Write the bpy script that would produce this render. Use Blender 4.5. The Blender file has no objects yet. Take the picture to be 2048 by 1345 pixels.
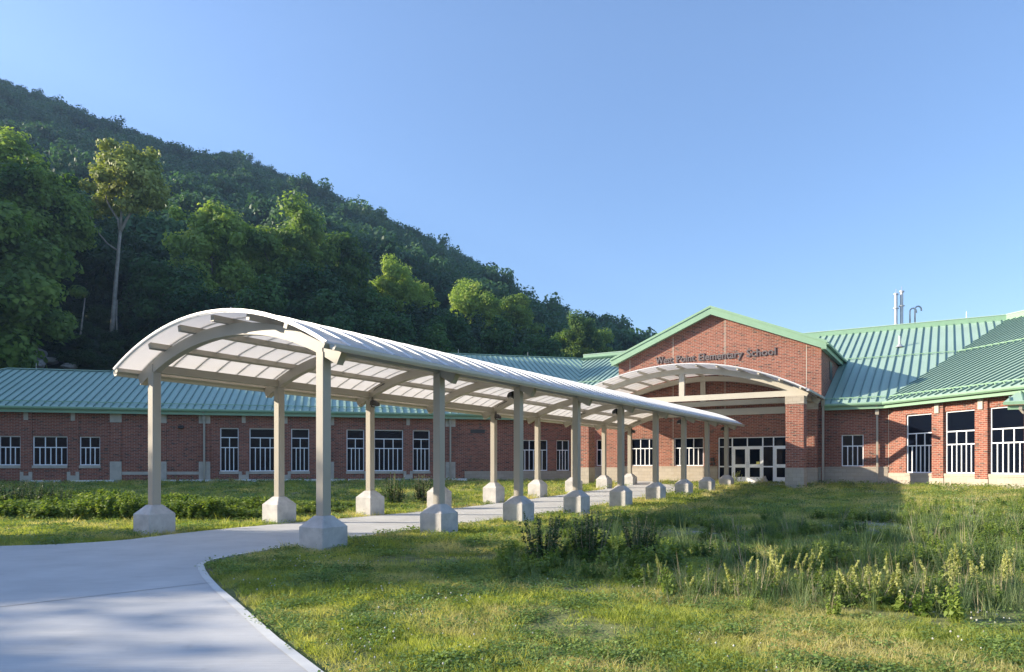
import bpy, math, random
import numpy as np
from mathutils import Vector, Matrix
R = math.radians
C = bpy.context.scene
COL = C.collection
random.seed(7)

# ---------------------------------------------------------------- camera
cam_d = bpy.data.cameras.new('camera'); cam = bpy.data.objects.new('camera', cam_d); COL.objects.link(cam)
EYE = 1.64
cam.location = (0, 0, EYE); cam.rotation_euler = (R(90), 0, 0)
cam_d.sensor_width = 36.0; cam_d.lens = 36.0*1410/2048
cam_d.shift_y = (931-672.5)/2048
cam_d.clip_start = 0.1; cam_d.clip_end = 5000
C.camera = cam
# ---------------------------------------------------------------- world and sun
SUN = Vector((-0.937, 0.013, 0.350)).normalized()
w = bpy.data.worlds.new('World'); C.world = w; w.use_nodes = True
nt = w.node_tree; nt.nodes.clear()
sky = nt.nodes.new('ShaderNodeTexSky'); sky.sky_type = 'NISHITA'; sky.sun_disc = False
sky.sun_elevation = math.asin(SUN.z); sky.sun_rotation = math.atan2(SUN.x, SUN.y)
sky.altitude = 50; sky.air_density = 1.15; sky.dust_density = 1.0; sky.ozone_density = 6.0
bg = nt.nodes.new('ShaderNodeBackground'); bg.inputs['Strength'].default_value = 0.128
out = nt.nodes.new('ShaderNodeOutputWorld')
tint = nt.nodes.new('ShaderNodeMix'); tint.data_type = 'RGBA'; tint.blend_type = 'MULTIPLY'; tint.inputs[0].default_value = 1.0
tint.inputs[7].default_value = (1.19, 1.0, 0.95, 1)   # a slightly violet, hazy summer sky
nt.links.new(sky.outputs[0], tint.inputs[6]); nt.links.new(tint.outputs[2], bg.inputs[0]); nt.links.new(bg.outputs[0], out.inputs[0])
sl = bpy.data.lights.new('sun', 'SUN'); sl.energy = 5.0; sl.angle = R(0.5); sl.color = (1.0, 0.88, 0.70)
so = bpy.data.objects.new('sun', sl); COL.objects.link(so)
so.rotation_euler = SUN.to_track_quat('Z', 'Y').to_euler(); so.location = (-40, 0, 40)
C.view_settings.view_transform = 'Standard'; C.view_settings.look = 'None'
C.view_settings.gamma = 1.0; C.view_settings.exposure = 1.22
C.cycles.max_bounces = 6; C.cycles.transparent_max_bounces = 8

# ---------------------------------------------------------------- node helpers
def mat(name):
    m = bpy.data.materials.new(name); m.use_nodes = True
    return m, m.node_tree, m.node_tree.nodes['Principled BSDF']
def N(t, ty, **k):
    n = t.nodes.new(ty)
    for a, b in k.items():
        if a in n.inputs: n.inputs[a].default_value = b
        else: setattr(n, a, b)
    return n
def noise(t, scale, detail=4, rough=.55, coord=None, out='Fac'):
    n = N(t, 'ShaderNodeTexNoise'); n.inputs['Scale'].default_value = scale
    n.inputs['Detail'].default_value = detail; n.inputs['Roughness'].default_value = rough
    if coord is not None: t.links.new(coord, n.inputs['Vector'])
    return n.outputs[out]
def ramp(t, fac, stops):
    r = t.nodes.new('ShaderNodeValToRGB'); t.links.new(fac, r.inputs[0])
    e = r.color_ramp.elements
    while len(e) < len(stops): e.new(0.5)
    for i, (p, c) in enumerate(stops): e[i].position = p; e[i].color = (*c, 1) if len(c) == 3 else c
    return r.outputs[0]
def mix(t, fac, a, b, mode='MIX'):
    m = t.nodes.new('ShaderNodeMix'); m.data_type = 'RGBA'; m.blend_type = mode
    for s, v in ((0, fac), (6, a), (7, b)):
        if hasattr(v, 'links'): t.links.new(v, m.inputs[s])
        elif s == 0: m.inputs[0].default_value = v
        else: m.inputs[s].default_value = (*v, 1)
    return m.outputs[2]
def objco(t): return t.nodes.new('ShaderNodeTexCoord').outputs['Object']
def worldco(t): return t.nodes.new('ShaderNodeNewGeometry').outputs['Position']
def bump(t, p, h, strength=.3, dist=.02):
    b = t.nodes.new('ShaderNodeBump'); b.inputs['Strength'].default_value = strength; b.inputs['Distance'].default_value = dist
    t.links.new(h, b.inputs['Height']); t.links.new(b.outputs[0], p.inputs['Normal'])

def paint(name, col, rough=.45, var=.12, metal=0.0, scale=1.5):
    m, t, p = mat(name)
    n = noise(t, scale, 5, .6, worldco(t))
    c = ramp(t, n, [(.3, tuple(x*(1-var) for x in col)), (.7, tuple(min(1, x*(1+var)) for x in col))])
    t.links.new(c, p.inputs['Base Color']); p.inputs['Roughness'].default_value = rough; p.inputs['Metallic'].default_value = metal
    return m
def wallco(t):
    s = t.nodes.new('ShaderNodeSeparateXYZ'); t.links.new(objco(t), s.inputs[0])
    a = N(t, 'ShaderNodeMath', operation='ADD'); t.links.new(s.outputs[0], a.inputs[0]); t.links.new(s.outputs[1], a.inputs[1])
    c = t.nodes.new('ShaderNodeCombineXYZ'); t.links.new(a.outputs[0], c.inputs[0]); t.links.new(s.outputs[2], c.inputs[1])
    return c.outputs[0]
def brick_mat(name, c1, c2, mortar, bw, bh, ms, stain=.25, dark=(.05, .03, .028), soldier=False):
    m, t, p = mat(name); co = wallco(t)
    b = t.nodes.new('ShaderNodeTexBrick'); t.links.new(co, b.inputs['Vector'])
    b.offset = .5; b.inputs['Scale'].default_value = 1.0
    b.inputs['Brick Width'].default_value = bw; b.inputs['Row Height'].default_value = bh
    b.inputs['Mortar Size'].default_value = ms; b.inputs['Mortar Smooth'].default_value = .2
    b.inputs['Bias'].default_value = -.1
    b.inputs['Color1'].default_value = (*c1, 1); b.inputs['Color2'].default_value = (*c2, 1); b.inputs['Mortar'].default_value = (*mortar, 1)
    # scattered darker bricks: coarse noise stretched to the brick shape
    mp = N(t, 'ShaderNodeMapping'); mp.inputs['Scale'].default_value = (1/bw/1.15, 1/bh/1.05, 1); t.links.new(co, mp.inputs['Vector'])
    n = noise(t, .9, 1, .5, mp.outputs[0])
    f = ramp(t, n, [(.0, (0, 0, 0)), (.59, (0, 0, 0)), (.64, (1, 1, 1))])
    inv = N(t, 'ShaderNodeMath', operation='SUBTRACT'); inv.inputs[0].default_value = 1; t.links.new(b.outputs['Fac'], inv.inputs[1])
    mu = N(t, 'ShaderNodeMath', operation='MULTIPLY'); t.links.new(f, mu.inputs[0]); t.links.new(inv.outputs[0], mu.inputs[1])
    mu2 = N(t, 'ShaderNodeMath', operation='MULTIPLY'); t.links.new(mu.outputs[0], mu2.inputs[0]); mu2.inputs[1].default_value = .9
    c = mix(t, mu2.outputs[0], b.outputs['Color'], dark)
    big = ramp(t, noise(t, .5, 5, .6, objco(t)), [(.3, (1-stain,)*3), (.7, (1.0,)*3)])
    c = mix(t, 1.0, c, big, 'MULTIPLY')
    t.links.new(c, p.inputs['Base Color']); p.inputs['Roughness'].default_value = .88
    bump(t, p, inv.outputs[0], .5, .008)
    return m
M = {}
M['brick'] = brick_mat('red_brick', (.24, .062, .036), (.36, .115, .068), (.42, .34, .27), .285, .0895, .0095)
M['block'] = brick_mat('stone_block', (.41, .355, .285), (.47, .41, .33), (.33, .29, .235), .40, .205, .007, .12, dark=(.42, .36, .28))
M['stone'] = paint('cast_stone', (.46, .42, .36), .85, .15, scale=3)
M['roof'] = paint('green_metal_roof', (.34, .475, .385), .48, .05, .0, .4)
M['seam'] = paint('shadowed_green_seam', (.12, .21, .18), .4, .05)  # roof green darkened: shadow strips along the ribs are put into the colour
M['fascia'] = paint('green_fascia', (.23, .38, .25), .45, .06)
M['tan'] = paint('tan_steel_paint', (.36, .325, .265), .42, .05, scale=.8)
M['tan_light'] = paint('light_tan_paint', (.50, .46, .38), .42, .05)
M['white'] = paint('white_window_frame', (.86, .88, .92), .4, .05)
M['door_white'] = paint('white_door_paint', (.90, .90, .90), .4, .05)
M['dark'] = paint('dark_bronze', (.035, .03, .028), .4, .2)
M['letter'] = paint('dark_letter_metal', (.12, .10, .10), .5, .1)
M['galv'] = paint('galvanised_steel', (.55, .54, .53), .35, .15, .5)
M['white_strip'] = paint('white_board', (.85, .85, .85), .6, .08)
M['rock'] = paint('boulder_rock', (.30, .28, .28), .9, .4, scale=.7)

m, t, p = mat('window_glass'); M['glass'] = m
p.inputs['Base Color'].default_value = (.004, .006, .012, 1); p.inputs['Roughness'].default_value = .04
p.inputs['IOR'].default_value = 1.45; p.inputs['Specular IOR Level'].default_value = .13
n_ = noise(t, 1.2, 2, .5, worldco(t)); bump(t, p, n_, .04, .05)

m, t, p = mat('translucent_roof_sheet'); M['sheet'] = m
p.inputs['Base Color'].default_value = (.78, .76, .74, 1); p.inputs['Roughness'].default_value = .32
tr = N(t, 'ShaderNodeBsdfTranslucent'); tr.inputs[0].default_value = (.93, .91, .89, 1)
ms = N(t, 'ShaderNodeMixShader'); ms.inputs[0].default_value = .6
t.links.new(p.outputs[0], ms.inputs[1]); t.links.new(tr.outputs[0], ms.inputs[2]); t.links.new(ms.outputs[0], t.nodes['Material Output'].inputs[0])
M['batten'] = paint('pale_metal_batten', (.72, .73, .75), .35, .04, .2)

m, t, p = mat('walkway_concrete'); M['concrete'] = m
co = worldco(t)
c = ramp(t, noise(t, .9, 6, .62, co), [(.3, (.40, .40, .39)), (.55, (.50, .50, .49)), (.75, (.58, .58, .565))])
mp = N(t, 'ShaderNodeMapping'); mp.inputs['Rotation'].default_value = (0, 0, R(-40)); mp.inputs['Scale'].default_value = (2.0, 90, 1); t.links.new(co, mp.inputs['Vector'])
br = noise(t, 1.0, 3, .6, mp.outputs[0])
c = mix(t, .35, c, ramp(t, br, [(.35, (.36, .36, .36)), (.65, (.62, .62, .61))]))
sp = ramp(t, noise(t, 2.3, 4, .7, co), [(.62, (1, 1, 1)), (.78, (.80, .79, .77))])
c = mix(t, 1.0, c, sp, 'MULTIPLY')
t.links.new(c, p.inputs['Base Color']); p.inputs['Roughness'].default_value = .72; bump(t, p, br, .22, .008)

m, t, p = mat('footing_concrete'); M['footing'] = m
co = objco(t)
c = ramp(t, noise(t, 2.2, 6, .65, worldco(t)), [(.3, (.33, .32, .31)), (.5, (.46, .44, .42)), (.72, (.58, .56, .53))])
c = mix(t, ramp(t, noise(t, 14, 3, .6, worldco(t)), [(.66, (0, 0, 0)), (.74, (.6, .6, .6))]), c, (.24, .23, .22))
t.links.new(c, p.inputs['Base Color']); p.inputs['Roughness'].default_value = .85; bump(t, p, noise(t, 9, 5, .7, worldco(t)), .3, .01)

# ground soil under the grass
m, t, p = mat('lawn_soil'); M['soil'] = m
co = worldco(t)
gr = ramp(t, noise(t, 3.5, 6, .7, co), [(.3, (.10, .12, .03)), (.55, (.18, .20, .06)), (.75, (.30, .28, .12))])
dirt = ramp(t, noise(t, 9, 6, .7, co), [(.3, (.14, .11, .08)), (.6, (.26, .22, .17)), (.8, (.38, .34, .28))])
f = ramp(t, noise(t, .33, 5, .6, co), [(.53, (0, 0, 0)), (.63, (1, 1, 1))])
t.links.new(mix(t, f, gr, dirt), p.inputs['Base Color']); p.inputs['Roughness'].default_value = .95
bump(t, p, noise(t, 14, 6, .7, co), .8, .04)
m, t, p = mat('bare_earth'); M['earth'] = m
co = worldco(t)
t.links.new(ramp(t, noise(t, 12, 6, .75, co), [(.3, (.10, .08, .06)), (.55, (.20, .165, .125)), (.8, (.36, .31, .25))]), p.inputs['Base Color'])
p.inputs['Roughness'].default_value = .95; bump(t, p, noise(t, 22, 5, .7, co), .9, .03)
m, t, p = mat('forest_floor'); M['forest'] = m
t.links.new(ramp(t, noise(t, .15, 6, .7, worldco(t)), [(.3, (.018, .03, .012)), (.6, (.035, .05, .02)), (.75, (.07, .065, .045))]), p.inputs['Base Color'])
p.inputs['Roughness'].default_value = .95

def leaf_mat(name, dark, light, tip=None, scale=.35, trans=.35, dry=None):
    m, t, p = mat(name); co = worldco(t)
    oi = t.nodes.new('ShaderNodeObjectInfo')
    n = noise(t, scale, 5, .65, co)
    a = N(t, 'ShaderNodeMath', operation='ADD'); t.links.new(n, a.inputs[0])
    b = N(t, 'ShaderNodeMath', operation='MULTIPLY_ADD'); t.links.new(oi.outputs['Random'], b.inputs[0]); b.inputs[1].default_value = .44; b.inputs[2].default_value = -.22
    t.links.new(b.outputs[0], a.inputs[1])
    st = [(.25, dark), (.72, light)]
    if tip: st.append((.95, tip))
    c = ramp(t, a.outputs[0], st)
    if dry:
        c = mix(t, ramp(t, noise(t, .5, 5, .6, co), [(dry[1], (0, 0, 0)), (dry[1]+.14, (.85, .85, .85))]), c, dry[0])
    t.links.new(c, p.inputs['Base Color']); p.inputs['Roughness'].default_value = .55
    p.inputs['Specular IOR Level'].default_value = .3
    tr = N(t, 'ShaderNodeBsdfTranslucent'); t.links.new(mix(t, 1.0, c, (1.3, 1.35, .6), 'MULTIPLY'), tr.inputs[0])
    ms = N(t, 'ShaderNodeMixShader'); ms.inputs[0].default_value = trans
    t.links.new(p.outputs[0], ms.inputs[1]); t.links.new(tr.outputs[0], ms.inputs[2]); t.links.new(ms.outputs[0], t.nodes['Material Output'].inputs[0])
    return m
M['leaf'] = leaf_mat('broadleaf_foliage', (.06, .13, .03), (.30, .41, .09), (.46, .50, .18), trans=.45)
M['leaf2'] = leaf_mat('dark_foliage', (.028, .085, .03), (.085, .175, .045))
M['hillleaf'] = leaf_mat('mountain_foliage', (.035, .095, .04), (.09, .18, .07), (.13, .18, .09), scale=.02)
M['grass'] = leaf_mat('grass_blades', (.17, .225, .045), (.47, .49, .12), (.62, .58, .24), scale=1.1, trans=.5, dry=((.62, .53, .29), .46))
M['weedleaf'] = leaf_mat('weed_leaves', (.09, .16, .025), (.30, .37, .08), (.46, .48, .17), scale=2.0, trans=.4)
M['shrubleaf'] = leaf_mat('shrub_leaves', (.035, .075, .02), (.09, .15, .04), scale=3, trans=.25)
M['spike'] = leaf_mat('seed_spikes', (.30, .33, .11), (.52, .52, .22), (.60, .56, .32), scale=3, trans=.35)
M['reed'] = leaf_mat('blue_green_reeds', (.08, .14, .06), (.22, .28, .12), (.42, .42, .2), scale=2, trans=.3)
M['drystem'] = paint('dry_stalks', (.33, .28, .18), .8, .3, scale=5)
M['flower'] = paint('clover_flower', (.55, .53, .47), .7, .1)
M['bark'] = paint('grey_bark', (.17, .15, .13), .9, .35, scale=3)
M['palebark'] = paint('pale_bark', (.27, .245, .215), .85, .3, scale=2)

# ---------------------------------------------------------------- mesh builders
WM = {}   # world matrices
def wm(o): return WM.get(o.name, Matrix.Identity(4))
def frame(x, y, deg, z=0): return Matrix.Translation((x, y, z)) @ Matrix.Rotation(R(deg), 4, 'Z')
def place(o, world, parent=None):
    COL.objects.link(o); WM[o.name] = world
    if parent is not None:
        o.parent = parent; o.matrix_basis = wm(parent).inverted() @ world
    else: o.matrix_basis = world
    return o
def put(name, mesh, parent=None, world=None, **kw):
    o = bpy.data.objects.new(name, mesh)
    place(o, world if world is not None else (wm(parent) if parent else Matrix.Identity(4)), parent)
    return tag(o, **kw)
def tag(o, label=None, cat=None, group=None, kind=None):
    if label: o['label'] = label
    if cat: o['category'] = cat
    if group: o['group'] = group
    if kind: o['kind'] = kind
    return o
def thing(name, label, cat, world, group=None):
    o = bpy.data.objects.new(name, None); o.empty_display_size = .3
    place(o, world); return tag(o, label, cat, group)
class MB:
    def __init__(s): s.v = []; s.f = []
    def add(s, vs, fs):
        n = len(s.v); s.v += [tuple(v) for v in vs]; s.f += [tuple(i+n for i in f) for f in fs]; return s
    def box(s, x0, x1, y0, y1, z0, z1):
        return s.add([(x0,y0,z0),(x1,y0,z0),(x1,y1,z0),(x0,y1,z0),(x0,y0,z1),(x1,y0,z1),(x1,y1,z1),(x0,y1,z1)],
                     [(0,3,2,1),(4,5,6,7),(0,1,5,4),(1,2,6,5),(2,3,7,6),(3,0,4,7)])
    def bar(s, a, b, w, h, up=(0, 0, 1)):
        a = Vector(a); b = Vector(b); d = (b-a).normalized(); up = Vector(up)
        sx = d.cross(up).normalized(); uz = sx.cross(d).normalized()
        vs = []
        for q in (a, b):
            for i, j in ((-1,-1),(1,-1),(1,1),(-1,1)): vs.append(q + sx*i*w/2 + uz*j*h/2)
        return s.add(vs, [(3,2,1,0),(4,5,6,7),(0,1,5,4),(1,2,6,5),(2,3,7,6),(3,0,4,7)])
    def tube(s, pts, rad, n=8, cap=True):
        pts = [Vector(q) for q in pts]; rad = rad if hasattr(rad, '__len__') else [rad]*len(pts)
        vs = []; prev = None
        for i, q in enumerate(pts):
            d = (pts[min(i+1, len(pts)-1)] - pts[max(i-1, 0)]).normalized()
            ref = Vector((1, 0, 0)) if abs(d.x) < .8 else Vector((0, 1, 0))
            a = d.cross(ref).normalized() if prev is None else (prev - d*prev.dot(d)).normalized()
            prev = a; b = d.cross(a)
            for k in range(n):
                an = 2*math.pi*k/n; vs.append(q + (a*math.cos(an)+b*math.sin(an))*rad[i])
        fs = [(i*n+k, i*n+(k+1) % n, (i+1)*n+(k+1) % n, (i+1)*n+k) for i in range(len(pts)-1) for k in range(n)]
        if cap: fs += [tuple(range(n-1, -1, -1)), tuple(range((len(pts)-1)*n, len(pts)*n))]
        return s.add(vs, fs)
    def prism(s, poly, y0, y1):     # poly in (x,z) counter-clockwise seen from -y
        n = len(poly); vs = [(x, y0, z) for x, z in poly] + [(x, y1, z) for x, z in poly]
        return s.add(vs, [tuple(range(n)), tuple(range(2*n-1, n-1, -1))] + [(i, i+n, (i+1) % n+n, (i+1) % n) for i in range(n)])
    def slab(s, poly, z0, z1):      # horizontal polygon (ccw) extruded
        n = len(poly); vs = [(x, y, z0) for x, y in poly] + [(x, y, z1) for x, y in poly]
        return s.add(vs, [tuple(range(n-1, -1, -1)), tuple(range(n, 2*n))] + [(i, (i+1) % n, (i+1) % n+n, i+n) for i in range(n)])
    def mesh(s, name, m, smooth=False):
        me = bpy.data.meshes.new(name); me.from_pydata(s.v, [], s.f); me.materials.append(m)
        if smooth: me.polygons.foreach_set('use_smooth', [True]*len(me.polygons))
        me.update(); return me
    def build(s, name, m, parent=None, world=None, smooth=False, **kw):
        return put(name, s.mesh(name, m, smooth), parent, world, **kw)
def np_mesh(name, V, F, m):
    me = bpy.data.meshes.new(name); V = np.asarray(V, dtype=np.float32); F = np.asarray(F, dtype=np.int32)
    me.vertices.add(len(V)); me.vertices.foreach_set('co', V.ravel())
    k = F.shape[1]; me.loops.add(F.size); me.loops.foreach_set('vertex_index', F.ravel())
    me.polygons.add(len(F)); me.polygons.foreach_set('loop_start', np.arange(0, F.size, k, dtype=np.int32))
    me.materials.append(m); me.update(calc_edges=True); me.validate(); return me

# ---------------------------------------------------------------- frames of the place
O = (-3.668, 13.72)
FU = frame(O[0], O[1], -31.77)              # covered walk and entrance front: x across, y away along the walk
FL = frame(-29.9, 41.2, 14.0)               # left wing front wall
FB = frame(20.644, 38.656, -76.77)          # right wing front wall
def loc(F, x, y, z=0): return F @ Vector((x, y, z))
FUi, FLi, FBi = FU.inverted(), FL.inverted(), FB.inverted()
def sm(x): x = min(1, max(0, x)); return x*x*(3-2*x)
def gz(X, Y):
    """ground height"""
    a = FUi @ Vector((X, Y, 0)); b = FLi @ Vector((X, Y, 0)); c = FBi @ Vector((X, Y, 0))
    d1 = math.hypot(33.9-a.y if a.y < 33.9 else 0, max(0, -13-a.x, a.x-8))
    d2 = math.hypot(max(0, -b.y), max(0, -12-b.x, b.x-36))
    d3 = math.hypot(max(0, -c.y), max(0, -1-c.x, c.x-18))
    d = min(d1, d2*1.05, d3*1.25)
    q = max(0.0, 1-d/23.0)
    z = .60*q**1.15
    # shallow planted hollow on the right of the walk
    e = ((X-5.5)/6.5)**2+((Y-15.5)/4.5)**2
    if e < 1: z -= .12*(1-e)**2*3*.5
    return z
def gz_s(x, y): p_ = loc(FU, x, y); return gz(p_.x, p_.y)

# ---------------------------------------------------------------- ground, path
def grid_mesh(xs, ys, zf, m, name):
    V = [(x, y, zf(x, y)) for y in ys for x in xs]; nx = len(xs)
    F = [(j*nx+i, j*nx+i+1, (j+1)*nx+i+1, (j+1)*nx+i) for j in range(len(ys)-1) for i in range(nx-1)]
    me = np_mesh(name, V, F, m); me.polygons.foreach_set('use_smooth', [True]*len(me.polygons)); return me
rg = np.random.default_rng(3)
xs = np.unique(np.concatenate([np.linspace(-640, -60, 8), np.arange(-60, 45, .5), np.linspace(45, 500, 8)]))
ys = np.unique(np.concatenate([np.linspace(-300, -8, 8), np.arange(-8, 52, .5), np.linspace(52, 560, 8)]))
def bumpy(x, y):
    return gz(x, y) + .012*math.sin(x*1.7+y*.6)*math.sin(y*2.1-x*.4) + (.01*math.sin(x*4.1)*math.sin(y*3.7))
put('ground', grid_mesh(xs, ys, bumpy, M['soil'], 'ground'), kind='structure')

def U(s, t_): p_ = loc(FU, s, t_); return (p_.x, p_.y)
R_EDGE = [(1.2, 1.5), (.05, 3.2), (-.75, 4.4), (-1.47, 5.48), (-2.17, 6.55), (-2.75, 7.5), (-3.30, 8.4), (-3.80, 9.2), (-4.35, 10.15), (-4.72, 10.85), (-4.98, 11.4), (-5.08, 11.85), (-5.02, 12.3), (-4.75, 13.1), (-4.27, 14.1), (-3.95, 14.9)]
R_EDGE += [U(-1.0, y) for y in (2.2, 3, 4.5, 6)] + [U(-1.05, y) for y in np.arange(8, 29, 2)]
L_EDGE = [U(-5.25, y) for y in np.arange(28, 1.5, -2)] + [U(-5.2, 1.2), U(-5.05, 0), (-8.25, 15.3), (-8.7, 14.75), (-9.4, 14.3), (-10.4, 13.95), (-12.5, 13.7), (-16, 13.5), (-24, 13.2), (-24, 8), (-24, 1.5)]
APRON = [U(-1.05, 29.0), U(.4, 30.2), U(2.6, 31.0), U(4.2, 32.0), U(4.2, 33.3), U(-8.0, 33.3), U(-8.0, 30.6), U(-6.2, 29.6), U(-5.4, 28.6)]
PATH = R_EDGE + APRON + L_EDGE
def inside(poly, x, y):
    c = False; n = len(poly); j = n-1
    for i in range(n):
        xi, yi = poly[i]; xj, yj = poly[j]
        if (yi > y) != (yj > y) and x < (xj-xi)*(y-yi)/(yj-yi)+xi: c = not c
        j = i
    return c
import bmesh
def poly_sheet(poly, dz, m, name, cuts=True, skirt=.12):
    bm = bmesh.new(); vs = [bm.verts.new((x, y, 0)) for x, y in poly]; bm.faces.new(vs)
    for k in np.arange(-26, 30, 1.2):
        bmesh.ops.bisect_plane(bm, geom=bm.verts[:]+bm.edges[:]+bm.faces[:], plane_co=(k, 0, 0), plane_no=(1, 0, 0))
    for k in np.arange(0, 52, 1.2):
        bmesh.ops.bisect_plane(bm, geom=bm.verts[:]+bm.edges[:]+bm.faces[:], plane_co=(0, k, 0), plane_no=(0, 1, 0))
    bmesh.ops.triangulate(bm, faces=bm.faces[:])
    for v in bm.verts: v.co.z = gz(v.co.x, v.co.y)+dz
    be = [e for e in bm.edges if e.is_boundary]
    r = bmesh.ops.extrude_edge_only(bm, edges=be)
    for v in [g for g in r['geom'] if isinstance(g, bmesh.types.BMVert)]: v.co.z -= skirt
    bmesh.ops.recalc_face_normals(bm, faces=bm.faces[:])
    me = bpy.data.meshes.new(name); bm.to_mesh(me); bm.free(); me.materials.append(m); return me
put('path', poly_sheet(PATH, .035, M['concrete'], 'path'), kind='structure')
def offset_line(pts, d):
    out_ = []
    for i, (x, y) in enumerate(pts):
        a = pts[max(0, i-1)]; b = pts[min(len(pts)-1, i+1)]
        dx, dy = b[0]-a[0], b[1]-a[1]; l = math.hypot(dx, dy); out_.append((x-dy/l*d, y+dx/l*d))
    return out_
# tooled pale border along the front right edge, joints
mb = MB(); line = R_EDGE[:17]; inn = offset_line(line, .10)
for i in range(len(line)-1):
    q = [line[i], line[i+1], inn[i+1], inn[i]]
    zs = [gz(*a)+.040 for a in q]
    mb.add([(a[0], a[1], z) for a, z in zip(q, zs)] + [(a[0], a[1], z-.12) for a, z in zip(q, zs)], [(0,1,2,3)])
M['border'] = paint('pale_concrete_border', (.60, .60, .575), .75, .1, scale=4)
mb.build('path_border', M['border'], kind='structure')
M['joint'] = paint('dark_joint', (.14, .14, .14), .9, .2)
mb = MB()
def strip(a, b, wd, n=8, dz=.040):
    a = Vector((*a, 0)); b = Vector((*b, 0)); d = (b-a).normalized(); s_ = Vector((-d.y, d.x, 0))*wd/2
    for i in range(n):
        p0 = a.lerp(b, i/n); p1 = a.lerp(b, (i+1)/n)
        mb.add([(*(p0-s_).xy, gz(p0.x, p0.y)+dz), (*(p1-s_).xy, gz(p1.x, p1.y)+dz), (*(p1+s_).xy, gz(p1.x, p1.y)+dz), (*(p0+s_).xy, gz(p0.x, p0.y)+dz)], [(0,1,2,3)])
strip((-7.3, 6.5), (-4.12, 9.62), .018, 14); strip((-7.3, 6.5), (-11, 2.9), .018)
for y in np.arange(5.2, 29.5, 3.66): strip(U(-1.1, y), U(-5.2, y), .02)
strip(U(4.0, 30.6), U(-7.8, 30.6), .02); strip(U(4.0, 32.0), U(-7.8, 32.0), .02)
mb.build('path_joints', M['joint'], kind='structure')
# strips of bare earth beside the path
for nm, ln, d0, d1 in (('earth_strip', R_EDGE[11:], -.02, -.55), ('earth_strip', L_EDGE[2:-3], -.02, -.35)):
    mb = MB(); o0 = offset_line(ln, d0); o1 = [tuple(np.array(a)+(np.array(b)-np.array(a))*(.55+.45*math.sin(i*1.9))) for i, (a, b) in enumerate(zip(ln, offset_line(ln, d1)))]
    for i in range(len(ln)-1):
        mb.add([(q[0], q[1], bumpy(*q)+.012) for q in (o0[i], o1[i], o1[i+1], o0[i+1])], [(0,1,2,3)])
    mb.build(nm, M['earth'], kind='structure')

BARE = []
def px_ground(px, py):
    Y = 12
    for _ in range(6): X = (px-1024)/1410*Y; Y = (EYE-gz(X, Y))*1410/(py-931)
    return X, Y
m, t, p = mat('pale_dry_soil'); M['pale_soil'] = m; co = worldco(t)
t.links.new(ramp(t, noise(t, 16, 6, .8, co), [(.3, (.14, .15, .09)), (.5, (.33, .31, .24)), (.75, (.52, .48, .40))]), p.inputs['Base Color']); p.inputs['Roughness'].default_value = .95
bump(t, p, noise(t, 25, 5, .7, co), .9, .03)
for px, py, rx, ry, sd in ((1200, 1176, .95, .28, 1), (1420, 1170, .55, .30, 2), (1620, 1182, .75, .35, 3), (1330, 1066, 1.1, .7, 4), (1700, 1060, 2.0, 1.2, 5), (1930, 1036, 2.6, 1.6, 6), (2010, 1140, .8, .5, 7), (1500, 1110, 1.0, .6, 8), (880, 1074, .9, .35, 9)):
    cx_, cy_ = px_ground(px, py); rr = random.Random(sd); ph0 = [rr.uniform(0, 6.28) for _ in range(4)]
    poly = []
    for k in range(40):
        a = 2*math.pi*k/40; q = 1+.25*math.sin(3*a+ph0[0])+.18*math.sin(5*a+ph0[1])+.12*math.sin(9*a+ph0[2])+.08*math.sin(15*a+ph0[3])
        poly.append((cx_+rx*q*math.cos(a), cy_+ry*q*math.sin(a)))
    BARE.append(poly); V = [(cx_, cy_, bumpy(cx_, cy_)+.02)]
    for f_ in (.25, .5, .75, 1): V += [(cx_+(x-cx_)*f_, cy_+(y-cy_)*f_, bumpy(cx_+(x-cx_)*f_, cy_+(y-cy_)*f_)+(.014 if f_ < 1 else -.01)) for x, y in poly]
    F = [(0, 1+k, 1+(k+1) % 40) for k in range(40)]
    mb = MB(); mb.add(V, F+[(1+j*40+k, 1+(j+1)*40+k, 1+(j+1)*40+(k+1) % 40, 1+j*40+(k+1) % 40) for j in range(3) for k in range(40)])
    mb.build('bare_soil', M['pale_soil'], kind='structure', smooth=True)

# ---------------------------------------------------------------- walkway canopy
S = 3.66; SW = 5.64; SC = -SW/2
can = thing('walkway_canopy', 'long barrel-vaulted covered walk with tan posts on concrete footings', 'canopy', frame(*U(SC, 0), -31.77, 0))
CW = wm(can)
def csh(x, y=0, z=0): return FU @ Matrix.Translation((x, y, z))
RS = 7.0; ZC = 4.83-RS; HALF = 3.49
def arc_pt(r, off):  # off = arc-length offset on the sheet radius
    a = off/RS; return (SC + r*math.sin(a), ZC + r*math.cos(a))
AH = RS*math.asin(HALF/RS)
def arc_section(mb, r0, r1, a0, a1, y0, y1, n, sc=SC, zc=ZC, Rr=RS):
    vs = []
    for i in range(n+1):
        a = (a0+(a1-a0)*i/n)/Rr
        for r, y in ((r0, y0), (r1, y0), (r1, y1), (r0, y1)): vs.append((sc+r*math.sin(a), y, zc+r*math.cos(a)))
    fs = [(i*4+k, i*4+(k+1) % 4, i*4+4+(k+1) % 4, i*4+4+k) for i in range(n) for k in range(4)]
    fs += [(3,2,1,0), (n*4, n*4+1, n*4+2, n*4+3)]
    return mb.add(vs, fs)
# sheet
mb = MB(); arc_section(mb, RS-.025, RS, -AH, AH, -.60, 29.9, 32); mb.build('roof_sheet', M['sheet'], can, FU, smooth=False)
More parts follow.
